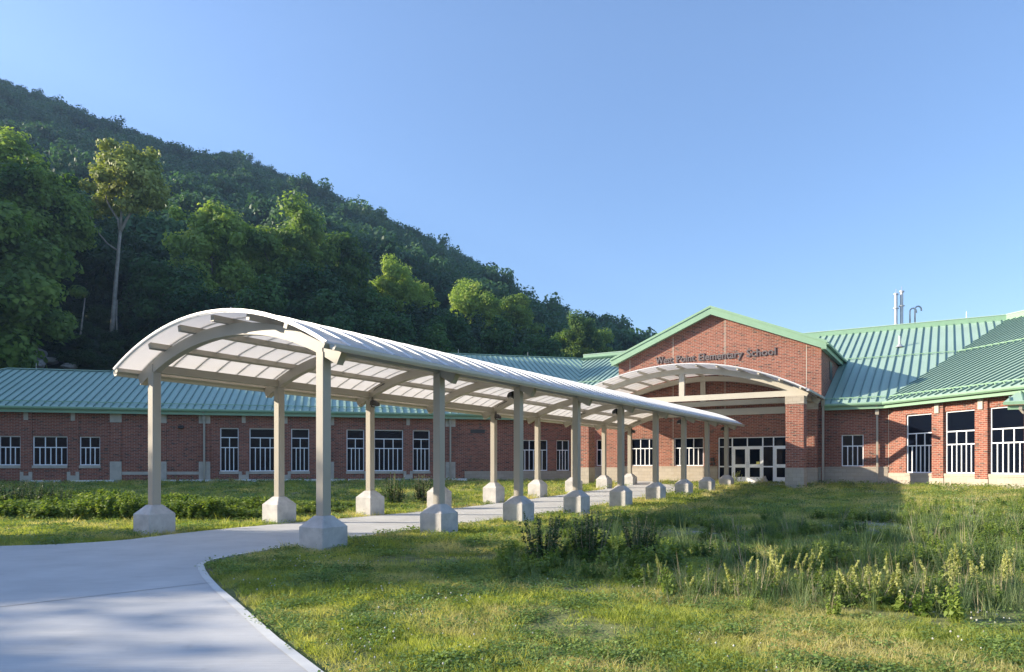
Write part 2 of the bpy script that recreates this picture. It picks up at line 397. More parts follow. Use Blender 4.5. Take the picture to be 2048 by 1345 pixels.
# battens over and under the sheet
bt = MB(); arc_section(bt, RS+.002, RS+.035, -AH-.02, AH+.02, -.022, .022, 24); arc_section(bt, RS-.04, RS-.027, -AH+.02, AH-.02, -.014, .014, 24)
btm = bt.mesh('batten', M['batten'])
nb = 50
for i in range(nb+1): put('batten', btm, can, FU @ Matrix.Translation((0, -.57+30.44*i/nb, 0)))
# ribs
rb = MB(); arc_section(rb, RS-.41, RS-.16, -3.62, 3.62, -.085, .085, 28); rbm = rb.mesh('arch_rib', M['tan'])
# purlins
PU = MB(); PU.box(-.05, .05, -.45, 29.75, -.16, -.027); pum = PU.mesh('purlin', M['tan'])
for k in (-2, -1, 0, 1, 2):
    a = k*1.17/RS
    put('purlin', pum, can, FU @ Matrix.Translation((SC+RS*math.sin(a), 0, ZC+RS*math.cos(a))) @ Matrix.Rotation(a, 4, 'Y'))
# eave beams and gutter
for sg in (-1, 1):
    a = sg*(AH-.05)/RS; mt = FU @ Matrix.Translation((SC+RS*math.sin(a), 0, ZC+RS*math.cos(a))) @ Matrix.Rotation(a, 4, 'Y')
    e = MB(); e.box(-.05, .05, -.58, 29.88, -.13, -.03); e.build('eave_beam', M['tan'], can, mt)
    g_ = MB(); x0 = SC+sg*(HALF+.02); z0 = 3.80
    prof = [(0, 0), (.05*sg, -.05), (.12*sg, -.05), (.15*sg, 0), (.15*sg, .06), (.13*sg, .06), (.12*sg, .0), (.02*sg, .0), (.0, .06)]
    vs = [(x0+px, y, z0+pz) for y in (-.5, 29.85) for px, pz in prof]; n = len(prof)
    g_.add(vs, [(i, (i+1) % n, (i+1) % n+n, i+n) for i in range(n)] + [tuple(range(n)), tuple(range(2*n-1, n-1, -1))])
    g_.build('gutter', M['tan_light'], can, FU)
# header beams
for x in (0, -SW):
    e = MB(); e.box(x-.07, x+.07, -.10, 29.38, 3.83, 4.02); e.build('header_beam', M['tan'], can, FU)
def post_mesh(z0, z1):
    mb = MB(); h = .104; b = .012
    q = [(-h+b, -h), (h-b, -h), (h, -h+b), (h, h-b), (h-b, h), (-h+b, h), (-h, h-b), (-h, -h+b)]
    mb.slab(q, z0, z1); return mb
def footing_mesh():
    mb = MB(); a = .33; b = .145; c = .018
    def ring(h, z): return [(-h+c, -h, z), (h-c, -h, z), (h, -h+c, z), (h, h-c, z), (h-c, h, z), (-h+c, h, z), (-h, h-c, z), (-h, -h+c, z)]
    vs = ring(a, -.95)+ring(a, -.20)+ring(b, 0)+ring(b-.02, .012)
    fs = [(j*8+k, j*8+(k+1) % 8, (j+1)*8+(k+1) % 8, (j+1)*8+k) for j in range(3) for k in range(8)] + [tuple(range(24, 32))]
    return mb.add(vs, fs)
foot_m = footing_mesh().mesh('footing', M['footing'])
# lamp: small half-round hood light
def lamp_meshes():
    a = MB(); n = 10; vs = []
    for y, r in ((-.17, .06), (-.15, .12), (-.05, .15), (.05, .15), (.15, .12), (.17, .06)):
        for k in range(n+1):
            an = math.pi*(.02+.60*k/n); vs.append((-.02+1.25*r*math.sin(an), y, r*math.cos(an)-.02))
        vs.append((-.02, y, -.04)); 
    q = n+2
    fs = [(j*q+k, j*q+(k+1) % q, (j+1)*q+(k+1) % q, (j+1)*q+k) for j in range(5) for k in range(q)] + [tuple(range(q-1, -1, -1)), tuple(range(5*q, 6*q))]
    a.add(vs, fs); a.box(-.06, -.01, -.07, .07, -.10, .12)
    b = MB(); b.box(.02, .10, -.1, .1, -.075, -.045)
    return a.mesh('lamp', M['dark']), b.mesh('lens', M['galv'])
lamp_m, lens_m = lamp_meshes()
for n_i in range(9):
    y = n_i*S
    put('arch_rib', rbm, can, FU @ Matrix.Translation((0, y, 0)))
    for x in (0, -SW):
        zt = .65+.0152*y + (.045 if x < 0 else 0)
        put('footing', foot_m, can, FU @ Matrix.Translation((x, y, zt)))
        post_mesh(zt-.02, 3.83).build('post', M['tan'], can, FU @ Matrix.Translation((x, y, 0)))
        if n_i in (2, 4, 6, 8):
            sg = -1 if x == 0 else 1
            L = put('lamp', lamp_m, can, FU @ Matrix.Translation((x+sg*.16, y, 3.62)) @ Matrix.Rotation(math.pi if sg < 0 else 0, 4, 'Z'))
            put('lens', lens_m, L, wm(L))
            c_ = MB(); c_.tube([(x+sg*.12, y, 3.74), (x+sg*.14, y-.05, 3.95), (x+sg*.3, y-.1, 4.1), (x+sg*.7, y-.1, 4.24)], .012, 6)
            c_.build('conduit', M['dark'], can, FU, smooth=True)
mb = MB(); mb.tube([(SC, .0, 4.83), (SC, .0, 5.05)], .012, 6); mb.build('lightning_rod', M['galv'], can, FU)

# ---------------------------------------------------------------- school building
FZ = .60; EZ = 5.10; OV = .55; SL = .417; QR = 15.4
sch = thing('school_building', 'long red brick school with green standing seam metal roofs and white-framed windows', 'school', frame(9, 47, 0, .5))
def wall(name, F, x0, x1, z0, z1, openings, y0=0, th=.32, m='brick', parent=sch, **kw):
    xs_ = sorted({x0, x1, *[v for o in openings for v in o[:2] if x0 < v < x1]})
    mb = MB()
    for a, b in zip(xs_[:-1], xs_[1:]):
        cuts = sorted([(max(o[2], z0), min(o[3], z1)) for o in openings if o[0] < (a+b)/2 < o[1]])
        z = z0
        for c0, c1 in cuts:
            if c0 > z+1e-4: mb.box(a, b, y0, y0+th, z, c0)
            z = max(z, c1)
        if z < z1-1e-4: mb.box(a, b, y0, y0+th, z, z1)
    return mb.build(name, M[m], parent, F, **kw)
def window(F, x0, x1, z0, z1, rows, y=.10, parent=sch, sill=True, fw=.055):
    """rows: list of (z_top, columns) from the bottom up"""
    mb = MB(); d = .07
    mb.box(x0, x0+fw, y, y+d, z0, z1); mb.box(x1-fw, x1, y, y+d, z0, z1)
    mb.box(x0+fw, x1-fw, y, y+d, z0, z0+fw); mb.box(x0+fw, x1-fw, y, y+d, z1-fw, z1)
    zb = z0+fw
    for i, (zt, nc) in enumerate(rows):
        last = i == len(rows)-1; ztop = z1-fw if last else zt-.0275
        if not last: mb.box(x0+fw, x1-fw, y+.003, y+d, zt-.0275, zt+.0275)
        for c in range(1, nc):
            xc = x0+fw+(x1-x0-2*fw)*c/nc; mb.box(xc-.024, xc+.024, y+.005, y+d-.005, zb, ztop)
        zb = zt+.0275
    w_ = mb.build('window', M['white'], parent, F)
    g = MB(); g.box(x0+fw*.6, x1-fw*.6, y+.04, y+.055, z0+fw*.6, z1-fw*.6); g.build('pane', M['glass'], w_, F)
    if sill:
        s_ = MB(); s_.box(x0-.04, x1+.04, -.05, y+.10, z0-.17, z0-.003); s_.build('sill', M['stone'], w_, F)
    return w_
# --- left wing
WL = []
for x0, x1, nc in ((-.08, 1.03, 2), (1.66, 3.49, 3), (4.13, 5.24, 2), (-2.54, -.71, 3), (-4.28, -3.17, 2)):
    WL.append((x0, x1, 1.64, 3.36, nc, 0))
for x0, x1, nc in ((11.99, 13.08, 2), (13.72, 15.60, 3), (16.24, 17.35, 2), (19.70, 20.82, 2), (21.46, 23.36, 3), (24.0, 25.13, 2)):
    WL.append((x0, x1, 1.26, 3.98, nc, 1))
for x0, x1, nc in ((31.40, 33.38, 3), (34.03, 34.98, 2)):
    WL.append((x0, x1, 1.26, 3.40, nc, 2))
KC = 35.08
wall('wall', FL, -8.8, KC+.05, -.3, 4.92, [w_[:4] for w_ in WL])
for x0, x1, z0, z1, nc, k in WL:
    rows = [(2.70, nc*2), (9, nc)] if k != 1 else [(2.75, nc*2), (3.38, nc), (9, 1)]
    window(FL, x0, x1, z0, z1, rows, sill=(k != 2))
def trim(name, m, F, x0, x1, y0, y1, z0, z1, **kw): return MB().box(x0, x1, y0, y1, z0, z1).build(name, M[m], sch, F, **kw)
PIL = [(1.03, 1.66), (3.49, 4.13), (-.71, -.08), (-3.17, -2.54), (13.10, 13.70), (15.62, 16.22), (20.84, 21.44), (23.38, 23.98)]
for a, b in PIL:
    trim('pilaster', 'brick', FL, a+.02, b-.02, -.06, 0, -.25, 4.90)
    mb = MB(); mb.box(a-.0, b+.0, -.09, 0, -.28, 1.03); mb.box(a, a+.18, -.09, 0, 1.03, 1.25); mb.box(b-.18, b, -.09, 0, 1.03, 1.25); mb.build('pilaster_base', M['stone'], sch, FL)
    c = (a+b)/2; trim('corbel', 'stone', FL, c-.11, c+.11, -.12, -.06, 4.30, 4.88)
for a, b in ((5.80, 6.42), (8.30, 8.92), (10.78, 11.42), (18.25, 18.90), (26.2, 26.85), (-8.82, -8.2)):
    trim('pilaster', 'brick', FL, a, b, -.05, 0, 1.86, 4.24)
    trim('pilaster_base', 'stone', FL, a-.01, b+.01, -.08, 0, -.28, 1.86)
    trim('pilaster_cap', 'stone', FL, a-.01, b+.01, -.08, 0, 4.24, 4.88)
for a, b in ((6.43, 8.29), (8.93, 10.77)): trim('stone_band', 'stone', FL, a, b, -.03, 0, 1.06, 1.24)
trim('base_course', 'block', FL, 27.5, KC-.03, -.04, 0, -.28, 1.24)
trim('vent_plate', 'dark', FL, 27.9, 28.9, -.02, 0, 3.82, 4.08)
# --- left connector
TA2 = 34.7; sCL = -12.3
FA2 = FU @ Matrix.Translation((0, TA2, 0))
wall('wall', FA2, sCL, -8.14, -.3, 4.92, [(-10.35, -9.05, 1.6, 3.4)])
window(FA2, -10.35, -9.05, 1.6, 3.4, [(2.7, 4), (9, 2)], sill=False)
trim('base_course', 'block', FA2, sCL+.03, -8.16, -.04, 0, -.28, 1.55)
# --- entrance gable front
TF = 33.47; FF = FU @ Matrix.Translation((0, TF, 0))
GX0, GX1, GC = -8.14, 4.21, -1.96
DOOR = (-1.62, 4.0, FZ-.05, 3.33)
OPN = [(-7.31, -5.41, 1.60, 3.36), (-4.40, -2.52, 1.60, 3.36), (DOOR[0], DOOR[1], -.35, DOOR[3])]
wall('wall', FF, GX0, GX1, -.35, 8.22, OPN)
mb = MB(); mb.prism([(GX0, 8.22), (GX1, 8.22), (GX1, 8.35), (GC, 8.35+(GX1-GC)*SL), (GX0, 8.35)], 0, .32); mb.build('gable_wall', M['brick'], sch, FF)
for x in (GX0, GX1): 
    mb = MB(); a, b = (x, x+.3) if x < 0 else (x-.3, x)
    mb.box(a, b, .32, 9.0, -.3, 8.3); mb.build('side_wall', M['brick'], sch, FF)
for o in OPN[:2]: window(FF, *o, [(2.72, 6), (9, 3)], sill=False)
for a, b in ((GX0, -1.64),): trim('base_course', 'block', FF, a, b, -.04, 0, -.3, 1.50)
for a, b in ((GX0, -1.64),): trim('base_cap', 'block', FF, a, b, -.055, 0, 1.505, 1.575)
trim('base_course', 'block', FF, 4.02, GX1+.0, -.04, 0, -.3, 1.55)
trim('stone_band', 'tan_light', FF, -8.0, 3.15, -.10, 0, 4.66, 5.05)
for s_ in (-7.35, -4.45, -1.20, 3.42):
    hgt = 8.3+(6.17-abs(s_-GC))*SL
    MB().box(s_-.018, s_+.018, -.006, .01, 1.6 if s_ < -2 else 3.4, hgt-.1).build('wall_joint', M['tan_light'], sch, FF)
MB().box(GX1, GX1+.03, 3.2, 4.2, 6.85, 7.95).build('louver', M['dark'], sch, FF)
# door assembly
def door_leaf(F, x0, x1, z0, z1, hinge):
    mb = MB(); y = .10; d = .06; st = .13; zk = z0+.30; zm0, zm1 = z0+.86, z0+1.06
    mb.box(x0, x0+st, y, y+d, z0, z1); mb.box(x1-st, x1, y, y+d, z0, z1)
    mb.box(x0+st, x1-st, y, y+d, z0, zk); mb.box(x0+st, x1-st, y, y+d, zm0, zm1); mb.box(x0+st, x1-st, y, y+d, z1-st, z1)
    o = mb.build('door', M['door_white'], sch, F)
    g = MB(); g.box(x0+st-.01, x1-st+.01, y+.02, y+.035, zk-.01, zm0+.01); g.box(x0+st-.01, x1-st+.01, y+.02, y+.035, zm1-.01, z1-st+.01); g.build('pane', M['glass'], o, F)
    h = MB(); hx = x1-.05 if hinge == 'L' else x0+.05
    h.tube([(hx, y-.0, z0+.85), (hx, y-.06, z0+.88), (hx, y-.06, z0+1.18), (hx, y, z0+1.21)], .014, 6); h.build('handle', M['galv'], o, F)
zd0, zd1 = FZ+.04, FZ+2.13
mb = MB(); fr = .05; X = [DOOR[0], -.82, .96+.06, 1.62, 3.46, 4.0]
for x in (DOOR[0]+.03, -.79, .99, 1.60, 3.48, 3.97): mb.box(x-.035, x+.035, .08, .17, FZ, DOOR[3])
for x in (.10, 2.54): mb.box(x-.03, x+.03, .085, .165, zd1+.05, DOOR[3]-.06)
mb.box(DOOR[0], DOOR[1], .083, .168, DOOR[3]-.06, DOOR[3]); mb.box(DOOR[0], DOOR[1], .083, .168, zd1, zd1+.05); mb.box(DOOR[0], DOOR[1], .083, .168, FZ-.02, FZ+.05)
mb.box(1.02, 1.57, .085, .165, FZ+.92, FZ+1.0); mb.box(-1.55, -.83, .085, .165, FZ+.92, FZ+1.0)
ds = mb.build('door_surround', M['white'], sch, FF)
g = MB(); g.box(DOOR[0]+.02, DOOR[1]-.02, .12, .13, zd1, DOOR[3]-.02); g.box(.99, 1.60, .12, .13, FZ, zd1); g.box(DOOR[0]+.02, -.79, .12, .13, FZ, zd1); g.box(3.48, 3.98, .12, .13, FZ, zd1)
g.build('pane', M['glass'], ds, FF)
for a, b, hg in ((-.75, .095, 'L'), (.105, .95, 'R'), (1.64, 2.53, 'L'), (2.55, 3.44, 'R')): door_leaf(FF, a, b, zd0, zd1, hg)
MB().box(.62, .80, .085, .098, zd0+1.08, zd0+1.22).build('notice', paint('yellow_sticker', (.6, .55, .15), .6), sch, FF)
MB().box(DOOR[0]-.4, DOOR[1]+.0, -.35, .12, FZ-.25, FZ-.001).build('threshold', M['stone'], sch, FF)
# --- right connector
TA = 34.0; FA = FU @ Matrix.Translation((0, TA, 0)); sCR = 7.53
wall('wall', FA, GX1+.01, sCR+.3, -.3, 4.92, [(5.19, 6.31, 1.58, 3.36)])
window(FA, 5.19, 6.31, 1.58, 3.36, [(2.72, 4), (9, 2)], sill=False)
trim('base_course', 'block', FA, GX1+.02, sCR-.02, -.04, 0, -.28, 1.48); trim('base_cap', 'block', FA, GX1+.02, sCR-.02, -.055, 0, 1.485, 1.56)
# --- right wing
WB = [(1.24, 3.01), (3.75, 5.52), (6.24, 8.01), (8.75, 10.5), (11.2, 13.0)]
wall('wall', FB, -.02, 15, -.3, 4.92, [(a, b, 1.24, 4.30) for a, b in WB])
for a, b in WB: window(FB, a, b, 1.24, 4.30, [(2.66, 6), (3.30, 3), (9, 1)], sill=False, y=.07)
trim('base_course', 'block', FB, .02, 1.24, -.04, 0, -.28, 1.22)
for i, (a, b) in enumerate(WB):
    trim('base_course', 'block', FB, a-.0, b+.0, -.06, 0, -.28, 1.10); trim('sill', 'block', FB, a, b, -.08, .19, 1.105, 1.235)
    nx = WB[i+1][0] if i < 4 else 15
    trim('base_course', 'block', FB, b+.003, nx-.003, -.10, 0, -.28, 1.0)
    trim('pilaster', 'brick', FB, b+.02, nx-.02, -.10, 0, 1.005, 4.90)
    c = (b+nx)/2
    if i < 4: trim('corbel', 'stone', FB, c-.13, c+.13, -.16, -.10, 4.25, 4.88)
MB().box(.0, .03, -.008, .01, 1.3, 4.9).build('wall_joint', M['tan_light'], sch, FB)

# --- roofs
def clip_x(poly, x):
    qs = []
    for i in range(len(poly)):
        (x0, q0), (x1, q1) = poly[i], poly[(i+1) % len(poly)]
        if (x0-x)*(x1-x) < 0: qs.append(q0+(q1-q0)*(x-x0)/(x1-x0))
    return (min(qs), max(qs)) if len(qs) >= 2 else None
def clip_q(poly, q):
    r = clip_x([(b, a) for a, b in poly], q); return r
def roof(F, polys, ov=OV, ze=EZ, rails=(), pitch=.457, name='roof', sl=SL, phase=0.0, seams=True):
    mb = MB(); sm_ = MB(); rl = MB()
    P = lambda a, q, dz=0: (a, -ov+q, ze+sl*q+dz)
    for poly in polys:
        n = len(poly); ar = sum(poly[i][0]*poly[(i+1) % n][1]-poly[(i+1) % n][0]*poly[i][1] for i in range(n))
        pl = poly if ar > 0 else poly[::-1]
        mb.add([P(a, q) for a, q in pl]+[P(a, q, -.05) for a, q in pl], [tuple(range(n)), tuple(range(2*n-1, n-1, -1))]+[(i, i+n, (i+1) % n+n, (i+1) % n) for i in range(n)])
        if not seams: continue
        a0, a1 = min(p_[0] for p_ in poly), max(p_[0] for p_ in poly)
        x = math.ceil((a0-phase)/pitch)*pitch+phase+.011
        while x < a1:
            r = clip_x(poly, x)
            if r and r[1]-r[0] > .05: sm_.bar(P(x, r[0]+.01, .035), P(x, r[1]-.01, .035), .04, .075)
            x += pitch
    o = mb.build(name, M['roof'], sch, F)
    if seams: sm_.build('standing_seams', M['seam'], o, F)
    for q in rails:
        for poly in polys:
            r = clip_q(poly, q)
            if r:
                rl.bar(P(r[0]+.1, q, .11), P(r[1]-.1, q, .11), .035, .045)
                x = r[0]+.15
                while x < r[1]: rl.bar(P(x, q-.05, .075), P(x, q+.05, .075), .07, .075); x += pitch
    if rails: rl.build('snow_rail', M['fascia'], o, F)
    return o
TL = .4222; TR = .4142
def vL(q): return KC+TL*(q-OV)
k0 = -2.24; k1 = 4.0; QL = 7.1
HQ = QR-QL
left_polys = [[(k0-QL, 0), (vL(0), 0), (vL(QL), QL), (k0, QL)], [(k1, QL), (vL(QL), QL), (vL(QR), QR), (k1+HQ, QR)]]
roof(FL, left_polys, rails=(.55,))
def vA2(q): return sCL-TL*(q-OV)
GOV = .42
def gq(z): return (z-EZ)/SL
gx = 4.53; qe = gq(8.5); qp = gq(11.2)
roof(FA2, [[(vA2(0), 0), (-8.2, 0), (-8.2, QR), (vA2(QR), QR)], [(-8.2, qe), (GC, qp), (GC, QR), (-8.2, QR)]], rails=(.55, 7.6))
def vA(q): return sCR+TR*(q-OV)
roof(FA, [[(GX1+.02, 0), (vA(0), 0), (vA(QR), QR), (GX1+.02, QR)], [(GX1+.02, qe), (GX1+.02, QR), (GC, QR), (GC, qp)]], rails=(.55, 8.4), phase=.1)
roof(FB, [[(-TR*(0-OV), 0), (15.6, 0), (15.6, QR), (-TR*(QR-OV), QR)]], rails=(.55, 8.4))
# hip end of the low left wing, hip side of the taller part, back slopes
mb = MB(); e0 = loc(FL, k0-QL, -OV, EZ)
mb.add([loc(FL, k0-QL, -OV, EZ), loc(FL, k0, -OV+QL, EZ+SL*QL), loc(FL, k0, -OV+QL, EZ+SL*QL), loc(FL, k0-QL, -OV+2*QL, EZ)], [(0, 1, 3)])
mb.add([loc(FL, k0, -OV+QL, EZ+SL*QL), loc(FL, k1, -OV+QL, EZ+SL*QL), loc(FL, k1, -OV+2*QL, EZ), loc(FL, k0-QL, -OV+2*QL, EZ)], [(0, 1, 2, 3)])
mb.add([loc(FL, k1, -OV+QL, EZ+SL*QL), loc(FL, k1+HQ, -OV+QR, EZ+SL*QR), loc(FL, k1-QL, -OV+2*QR, EZ)], [(0, 1, 2)])
mb.add([loc(FL, k1+HQ, -OV+QR, EZ+SL*QR), loc(FL, vL(QR), -OV+QR, EZ+SL*QR), loc(FL, vL(2*QR), -OV+2*QR, EZ), loc(FL, k1-QL, -OV+2*QR, EZ)], [(0, 1, 2, 3)])
mb.add([loc(FA, vA2(QR), -OV+QR, EZ+SL*QR), loc(FA, vA(QR), -OV+QR, EZ+SL*QR), loc(FA, vA(2*QR), -OV+2*QR, EZ), loc(FA, vA2(2*QR), -OV+2*QR, EZ)], [(0, 1, 2, 3)])
mb.add([loc(FB, -TR*(QR-OV), -OV+QR, EZ+SL*QR), loc(FB, 15.6, -OV+QR, EZ+SL*QR), loc(FB, 15.6, -OV+2*QR, EZ), loc(FB, -TR*(2*QR-OV), -OV+2*QR, EZ)], [(0, 1, 2, 3)])
mb.build('back_roof', M['roof'], sch, Matrix.Identity(4))
wl = MB(); wl.box(-8.8, -8.5, .32, 13.0, -.3, 4.95); wl.build('side_wall', M['brick'], sch, FL)
wl = MB(); wl.box(14.7, 15, .32, 28, -.3, 4.95); wl.build('side_wall', M['brick'], sch, FB)
# eave trim: gutter, fascia and frieze
def eave(F, x0, x1, ze=EZ, ov=OV, m0=0, m1=0):
    g = MB(); prof = [(-ov-.13, ze-.02), (-ov-.13, ze-.10), (-ov-.08, ze-.17), (-ov+.01, ze-.17), (-ov+.01, ze-.03)]
    n = len(prof); vs = [(x+(-s_*y_ if False else 0)+mt*(y_+ov), y_, z_) for x, mt in ((x0, m0), (x1, m1)) for y_, z_ in prof]
    g.add(vs, [(i, i+n, (i+1) % n+n, (i+1) % n) for i in range(n)]+[tuple(range(n)), tuple(range(2*n-1, n-1, -1))]) if False else None
    g.add(vs, [(i, (i+1) % n, (i+1) % n+n, i+n) for i in range(n)]+[tuple(range(n-1, -1, -1)), tuple(range(n, 2*n))])
    g.build('gutter', M['fascia'], sch, F)
    f_ = MB(); f_.box(x0+m0*.1, x1+m1*.1, -ov+.06, -ov+.12, ze-.36, ze-.06); f_.box(x0+m0*.3, x1+m1*.3, -ov+.12, .0, ze-.30, ze-.26); f_.build('fascia', M['fascia'], sch, F)
eave(FL, k0-QL, vL(0), m1=TL); eave(FA2, vA2(0), -8.16, m0=-TL); eave(FA, GX1+.02, vA(0), m1=TR); eave(FB, TR*OV, 15.6, m0=-TR)
# hip and ridge caps and the tall ridge band
def cap(F, pts, w_=.16, h=.05, m='roof'):
    mb = MB()
    for a, b in zip(pts[:-1], pts[1:]): mb.bar((a[0], a[1], a[2]+.06), (b[0], b[1], b[2]+.06), w_, h)
    mb.build('ridge_cap', M[m], sch, F)
RZ = EZ+SL*QR
cap(FL, [(k0-QL, -OV, EZ), (k0, -OV+QL, EZ+SL*QL), (k1, -OV+QL, EZ+SL*QL), (k1+HQ, -OV+QR, RZ), (vL(QR)-.2, -OV+QR, RZ)], .2)
for F, a, b in ((FA2, vA2(QR), -5.0), (FA, -1.5, vA(QR)), (FB, -TR*(QR-OV), 15.6)):
    MB().box(a, b, -OV+QR-.02, -OV+QR+.5, RZ-.15, RZ+.36).build('ridge_band', M['fascia'], sch, F)
    MB().box(a, b, -OV+QR-.05, -OV+QR+.53, RZ+.36, RZ+.42).build('ridge_cap', M['roof'], sch, F)
# gable roof with rakes
gb = MB(); th = .05
y0 = -GOV; zpk = 11.25; hw = 6.5; ze_g = zpk-hw*SL
for sg in (-1, 1):
    yb0 = TA+gq(ze_g)-OV-TF; yb1 = TA+gq(zpk)-OV-TF
    A = [(GC, y0, zpk), (GC+sg*hw, y0, ze_g), (GC+sg*hw, yb0+.3, ze_g), (GC, yb1+.3, zpk)]
    if sg < 0: A = A[::-1]
    A = A[::-1] if sg > 0 else A[::-1]
    gb.add([Vector(a) for a in A]+[Vector(a)-Vector((0, 0, th)) for a in A], [(0,1,2,3),(7,6,5,4),(0,4,5,1),(1,5,6,2),(2,6,7,3),(3,7,4,0)])
go = gb.build('gable_roof', M['roof'], sch, FF)
sb = MB()
for sg in (-1, 1):
    for i in range(0, 30):
        y = y0+.1+.457*i
        zmax = (y+TF+OV-TA)*SL+EZ
        x_in = 0 if zmax < ze_g else (zpk-zmax)/SL
        lo = hw
        hi = 0.05
        if zmax > ze_g: lo = max(0.05, (zpk-zmax)/SL)
        if lo > hi+.2: sb.bar((GC+sg*hi, y, zpk-hi*SL+.03), (GC+sg*lo, y, zpk-lo*SL+.03), .035, .06)
sb.build('standing_seams', M['seam'], go, FF)
for sg in (-1, 1):
    rk = MB(); hh = .42
    pl = [(GC, zpk+.03), (GC, zpk-hh-.02), (GC+sg*(hw), ze_g-hh-.0), (GC+sg*(hw), ze_g+.03)]
    if sg < 0: pl = pl[::-1]
    pl = pl[::-1] if sg > 0 else pl[::-1]
    rk.prism(pl, y0-.06, y0-.003)
    pl2 = [(GC, zpk+.09), (GC, zpk-.04), (GC+sg*(hw+.05), ze_g-.04-.02), (GC+sg*(hw+.05), ze_g+.07)]
    if sg < 0: pl2 = pl2[::-1]
    rk.prism(pl2[::-1], y0-.11, y0-.062)
    rk.build('rake_board', M['fascia'], sch, FF)
    sf = MB(); pl = [(GC, zpk-.30), (GC, zpk-.36), (GC+sg*(hw), ze_g-.36), (GC+sg*(hw), ze_g-.30)]
    if sg < 0: pl = pl[::-1]
    sf.prism(pl[::-1], y0, 0); sf.build('soffit', M['fascia'], sch, FF)
    xg = GC+sg*hw; yb = TA+gq(ze_g)-OV-TF
    e = MB(); e.box(min(xg, xg+sg*.12), max(xg, xg+sg*.12), y0-.05, yb, ze_g-.14, ze_g-.01)
    e.build('gutter', M['fascia'], sch, FF)
    e = MB(); e.box(min(xg-sg*.06, xg-sg*.28), max(xg-sg*.06, xg-sg*.28), y0+.01, yb, ze_g-.38, ze_g-.12); e.build('fascia', M['fascia'], sch, FF)
# downspouts
def spout(F, x, y=-.10, ztop=4.72, w_=.11, m='tan', zb=.55):
    mb = MB(); mb.box(x-w_/2, x+w_/2, y-.10, y, zb, ztop-.25); mb.box(x-.09, x+.09, y-.17, y+.02, ztop-.30, ztop+.08); mb.bar((x, y-.05, ztop), (x, -OV, ztop+.2), .09, .09)
    mb.build('downspout', M[m], sch, F)
for x in (11.10, 18.57, 26.5): spout(FL, x)
spout(FA, 7.0, m='tan'); spout(FF, 4.32, y=-.05, ztop=5.3, m='tan'); 
# wall light, conduit, white edging strips along the left base, rooftop bits
def wallpack(F, x, z):
    o = put('wall_light', lamp_m, sch, F @ Matrix.Translation((x, -.06, z)) @ Matrix.Rotation(R(-90), 4, 'Z')); return o
wallpack(FL, 9.75, 3.98); wallpack(FF, 3.0-4.2, 4.2); wallpack(FF, 2.6, 4.15)
for x, z, s_ in ((-1.95, 2.0, .10), (-1.85, 1.72, .06), (-2.05, 1.72, .05)): MB().box(x-s_, x+s_, -.14, 0, z-s_*1.1, z+s_*1.1).build('wall_box', M['dark'], sch, FF)
mb = MB()
x = -7.9
while x < 27:
    l = random.uniform(1.2, 3.2)
    if random.random() < .8: mb.box(x, x+l, -.14, -.10, gz(*loc(FL, x, -.2).xy)-.05, .75)
    x += l+random.uniform(.05, .5)
mb.build('edging_strip', M['white_strip'], sch, FL)
for F, x, q in ((FL, k0+1.7, QL), (FL, 21.5, QR), (FL, 29.6, QR), (FL, 36, QR)):
    mb = MB(); z = EZ+SL*q; mb.tube([(x, -OV+q, z), (x, -OV+q, z+.45)], .014, 6); mb.build('lightning_rod', M['galv'], sch, F)
for F, x, q in ((FB, -2, QR), (FA, 11.4, QR)):
    mb = MB(); z = EZ+SL*q+.3; mb.tube([(x, -OV+q, z), (x, -OV+q, z+.55)], .012, 6); mb.build('lightning_rod', M['galv'], sch, F)
def pxpt(x, y, Y): return Vector(((x-1024)/1410*Y, Y, EYE-(y-931)/1410*Y))
for x, top, ring in ((1792, 590, 618), (1803.5, 585, 613)):
    b = pxpt(x, 665, 55); tp = pxpt(x, top, 55).z; mb = MB()
    mb.tube([(b.x, b.y, b.z-1), (b.x, b.y, tp)], .115, 14); mb.tube([(b.x, b.y, tp), (b.x, b.y, tp+.10)], [.19, .17], 14)
    rz = pxpt(x, ring, 55).z; mb.tube([(b.x, b.y, rz), (b.x, b.y, rz+.05)], .22, 14)
    mb.tube([(b.x, b.y, b.z+.2), (b.x, b.y, b.z+.65)], [.34, .16], 14); mb.tube([(b.x, b.y, tp), (b.x, b.y, tp+.45)], .02, 6)
    mb.build('flue_stack', M['galv'], sch, Matrix.Identity(4), smooth=False)
for x, top in ((1820, 617), (1830, 613)):
    b = pxpt(x, 660, 55); tz = pxpt(x, top, 55).z
    pts = [(b.x, b.y, b.z-.8), (b.x, b.y, tz-.25)]+[(b.x+.25-.25*math.cos(a), b.y, tz-.25+.25*math.sin(a)) for a in np.linspace(0.3, 3.1, 8)]+[(b.x+.5, b.y, tz-.35)]
    mb = MB(); mb.tube(pts, .06, 10); mb.build('gooseneck_vent', M['galv'], sch, Matrix.Identity(4), smooth=True)
zz = EZ+SL*10.7; vx = (lambda ph, t_: (ph*(O[1]+t_*.8502)-(O[0]+t_*.5265))/(.8502+ph*.5265))((1799-1024)/1410, TA-OV+10.7); mb = MB(); mb.tube([(vx, -OV+10.7, zz), (vx, -OV+10.7, zz+.75)], .09, 10); mb.tube([(vx, -OV+10.7, zz), (vx, -OV+10.7, zz+.2)], [.26, .10], 10); mb.build('vent_pipe', M['galv'], sch, FA)
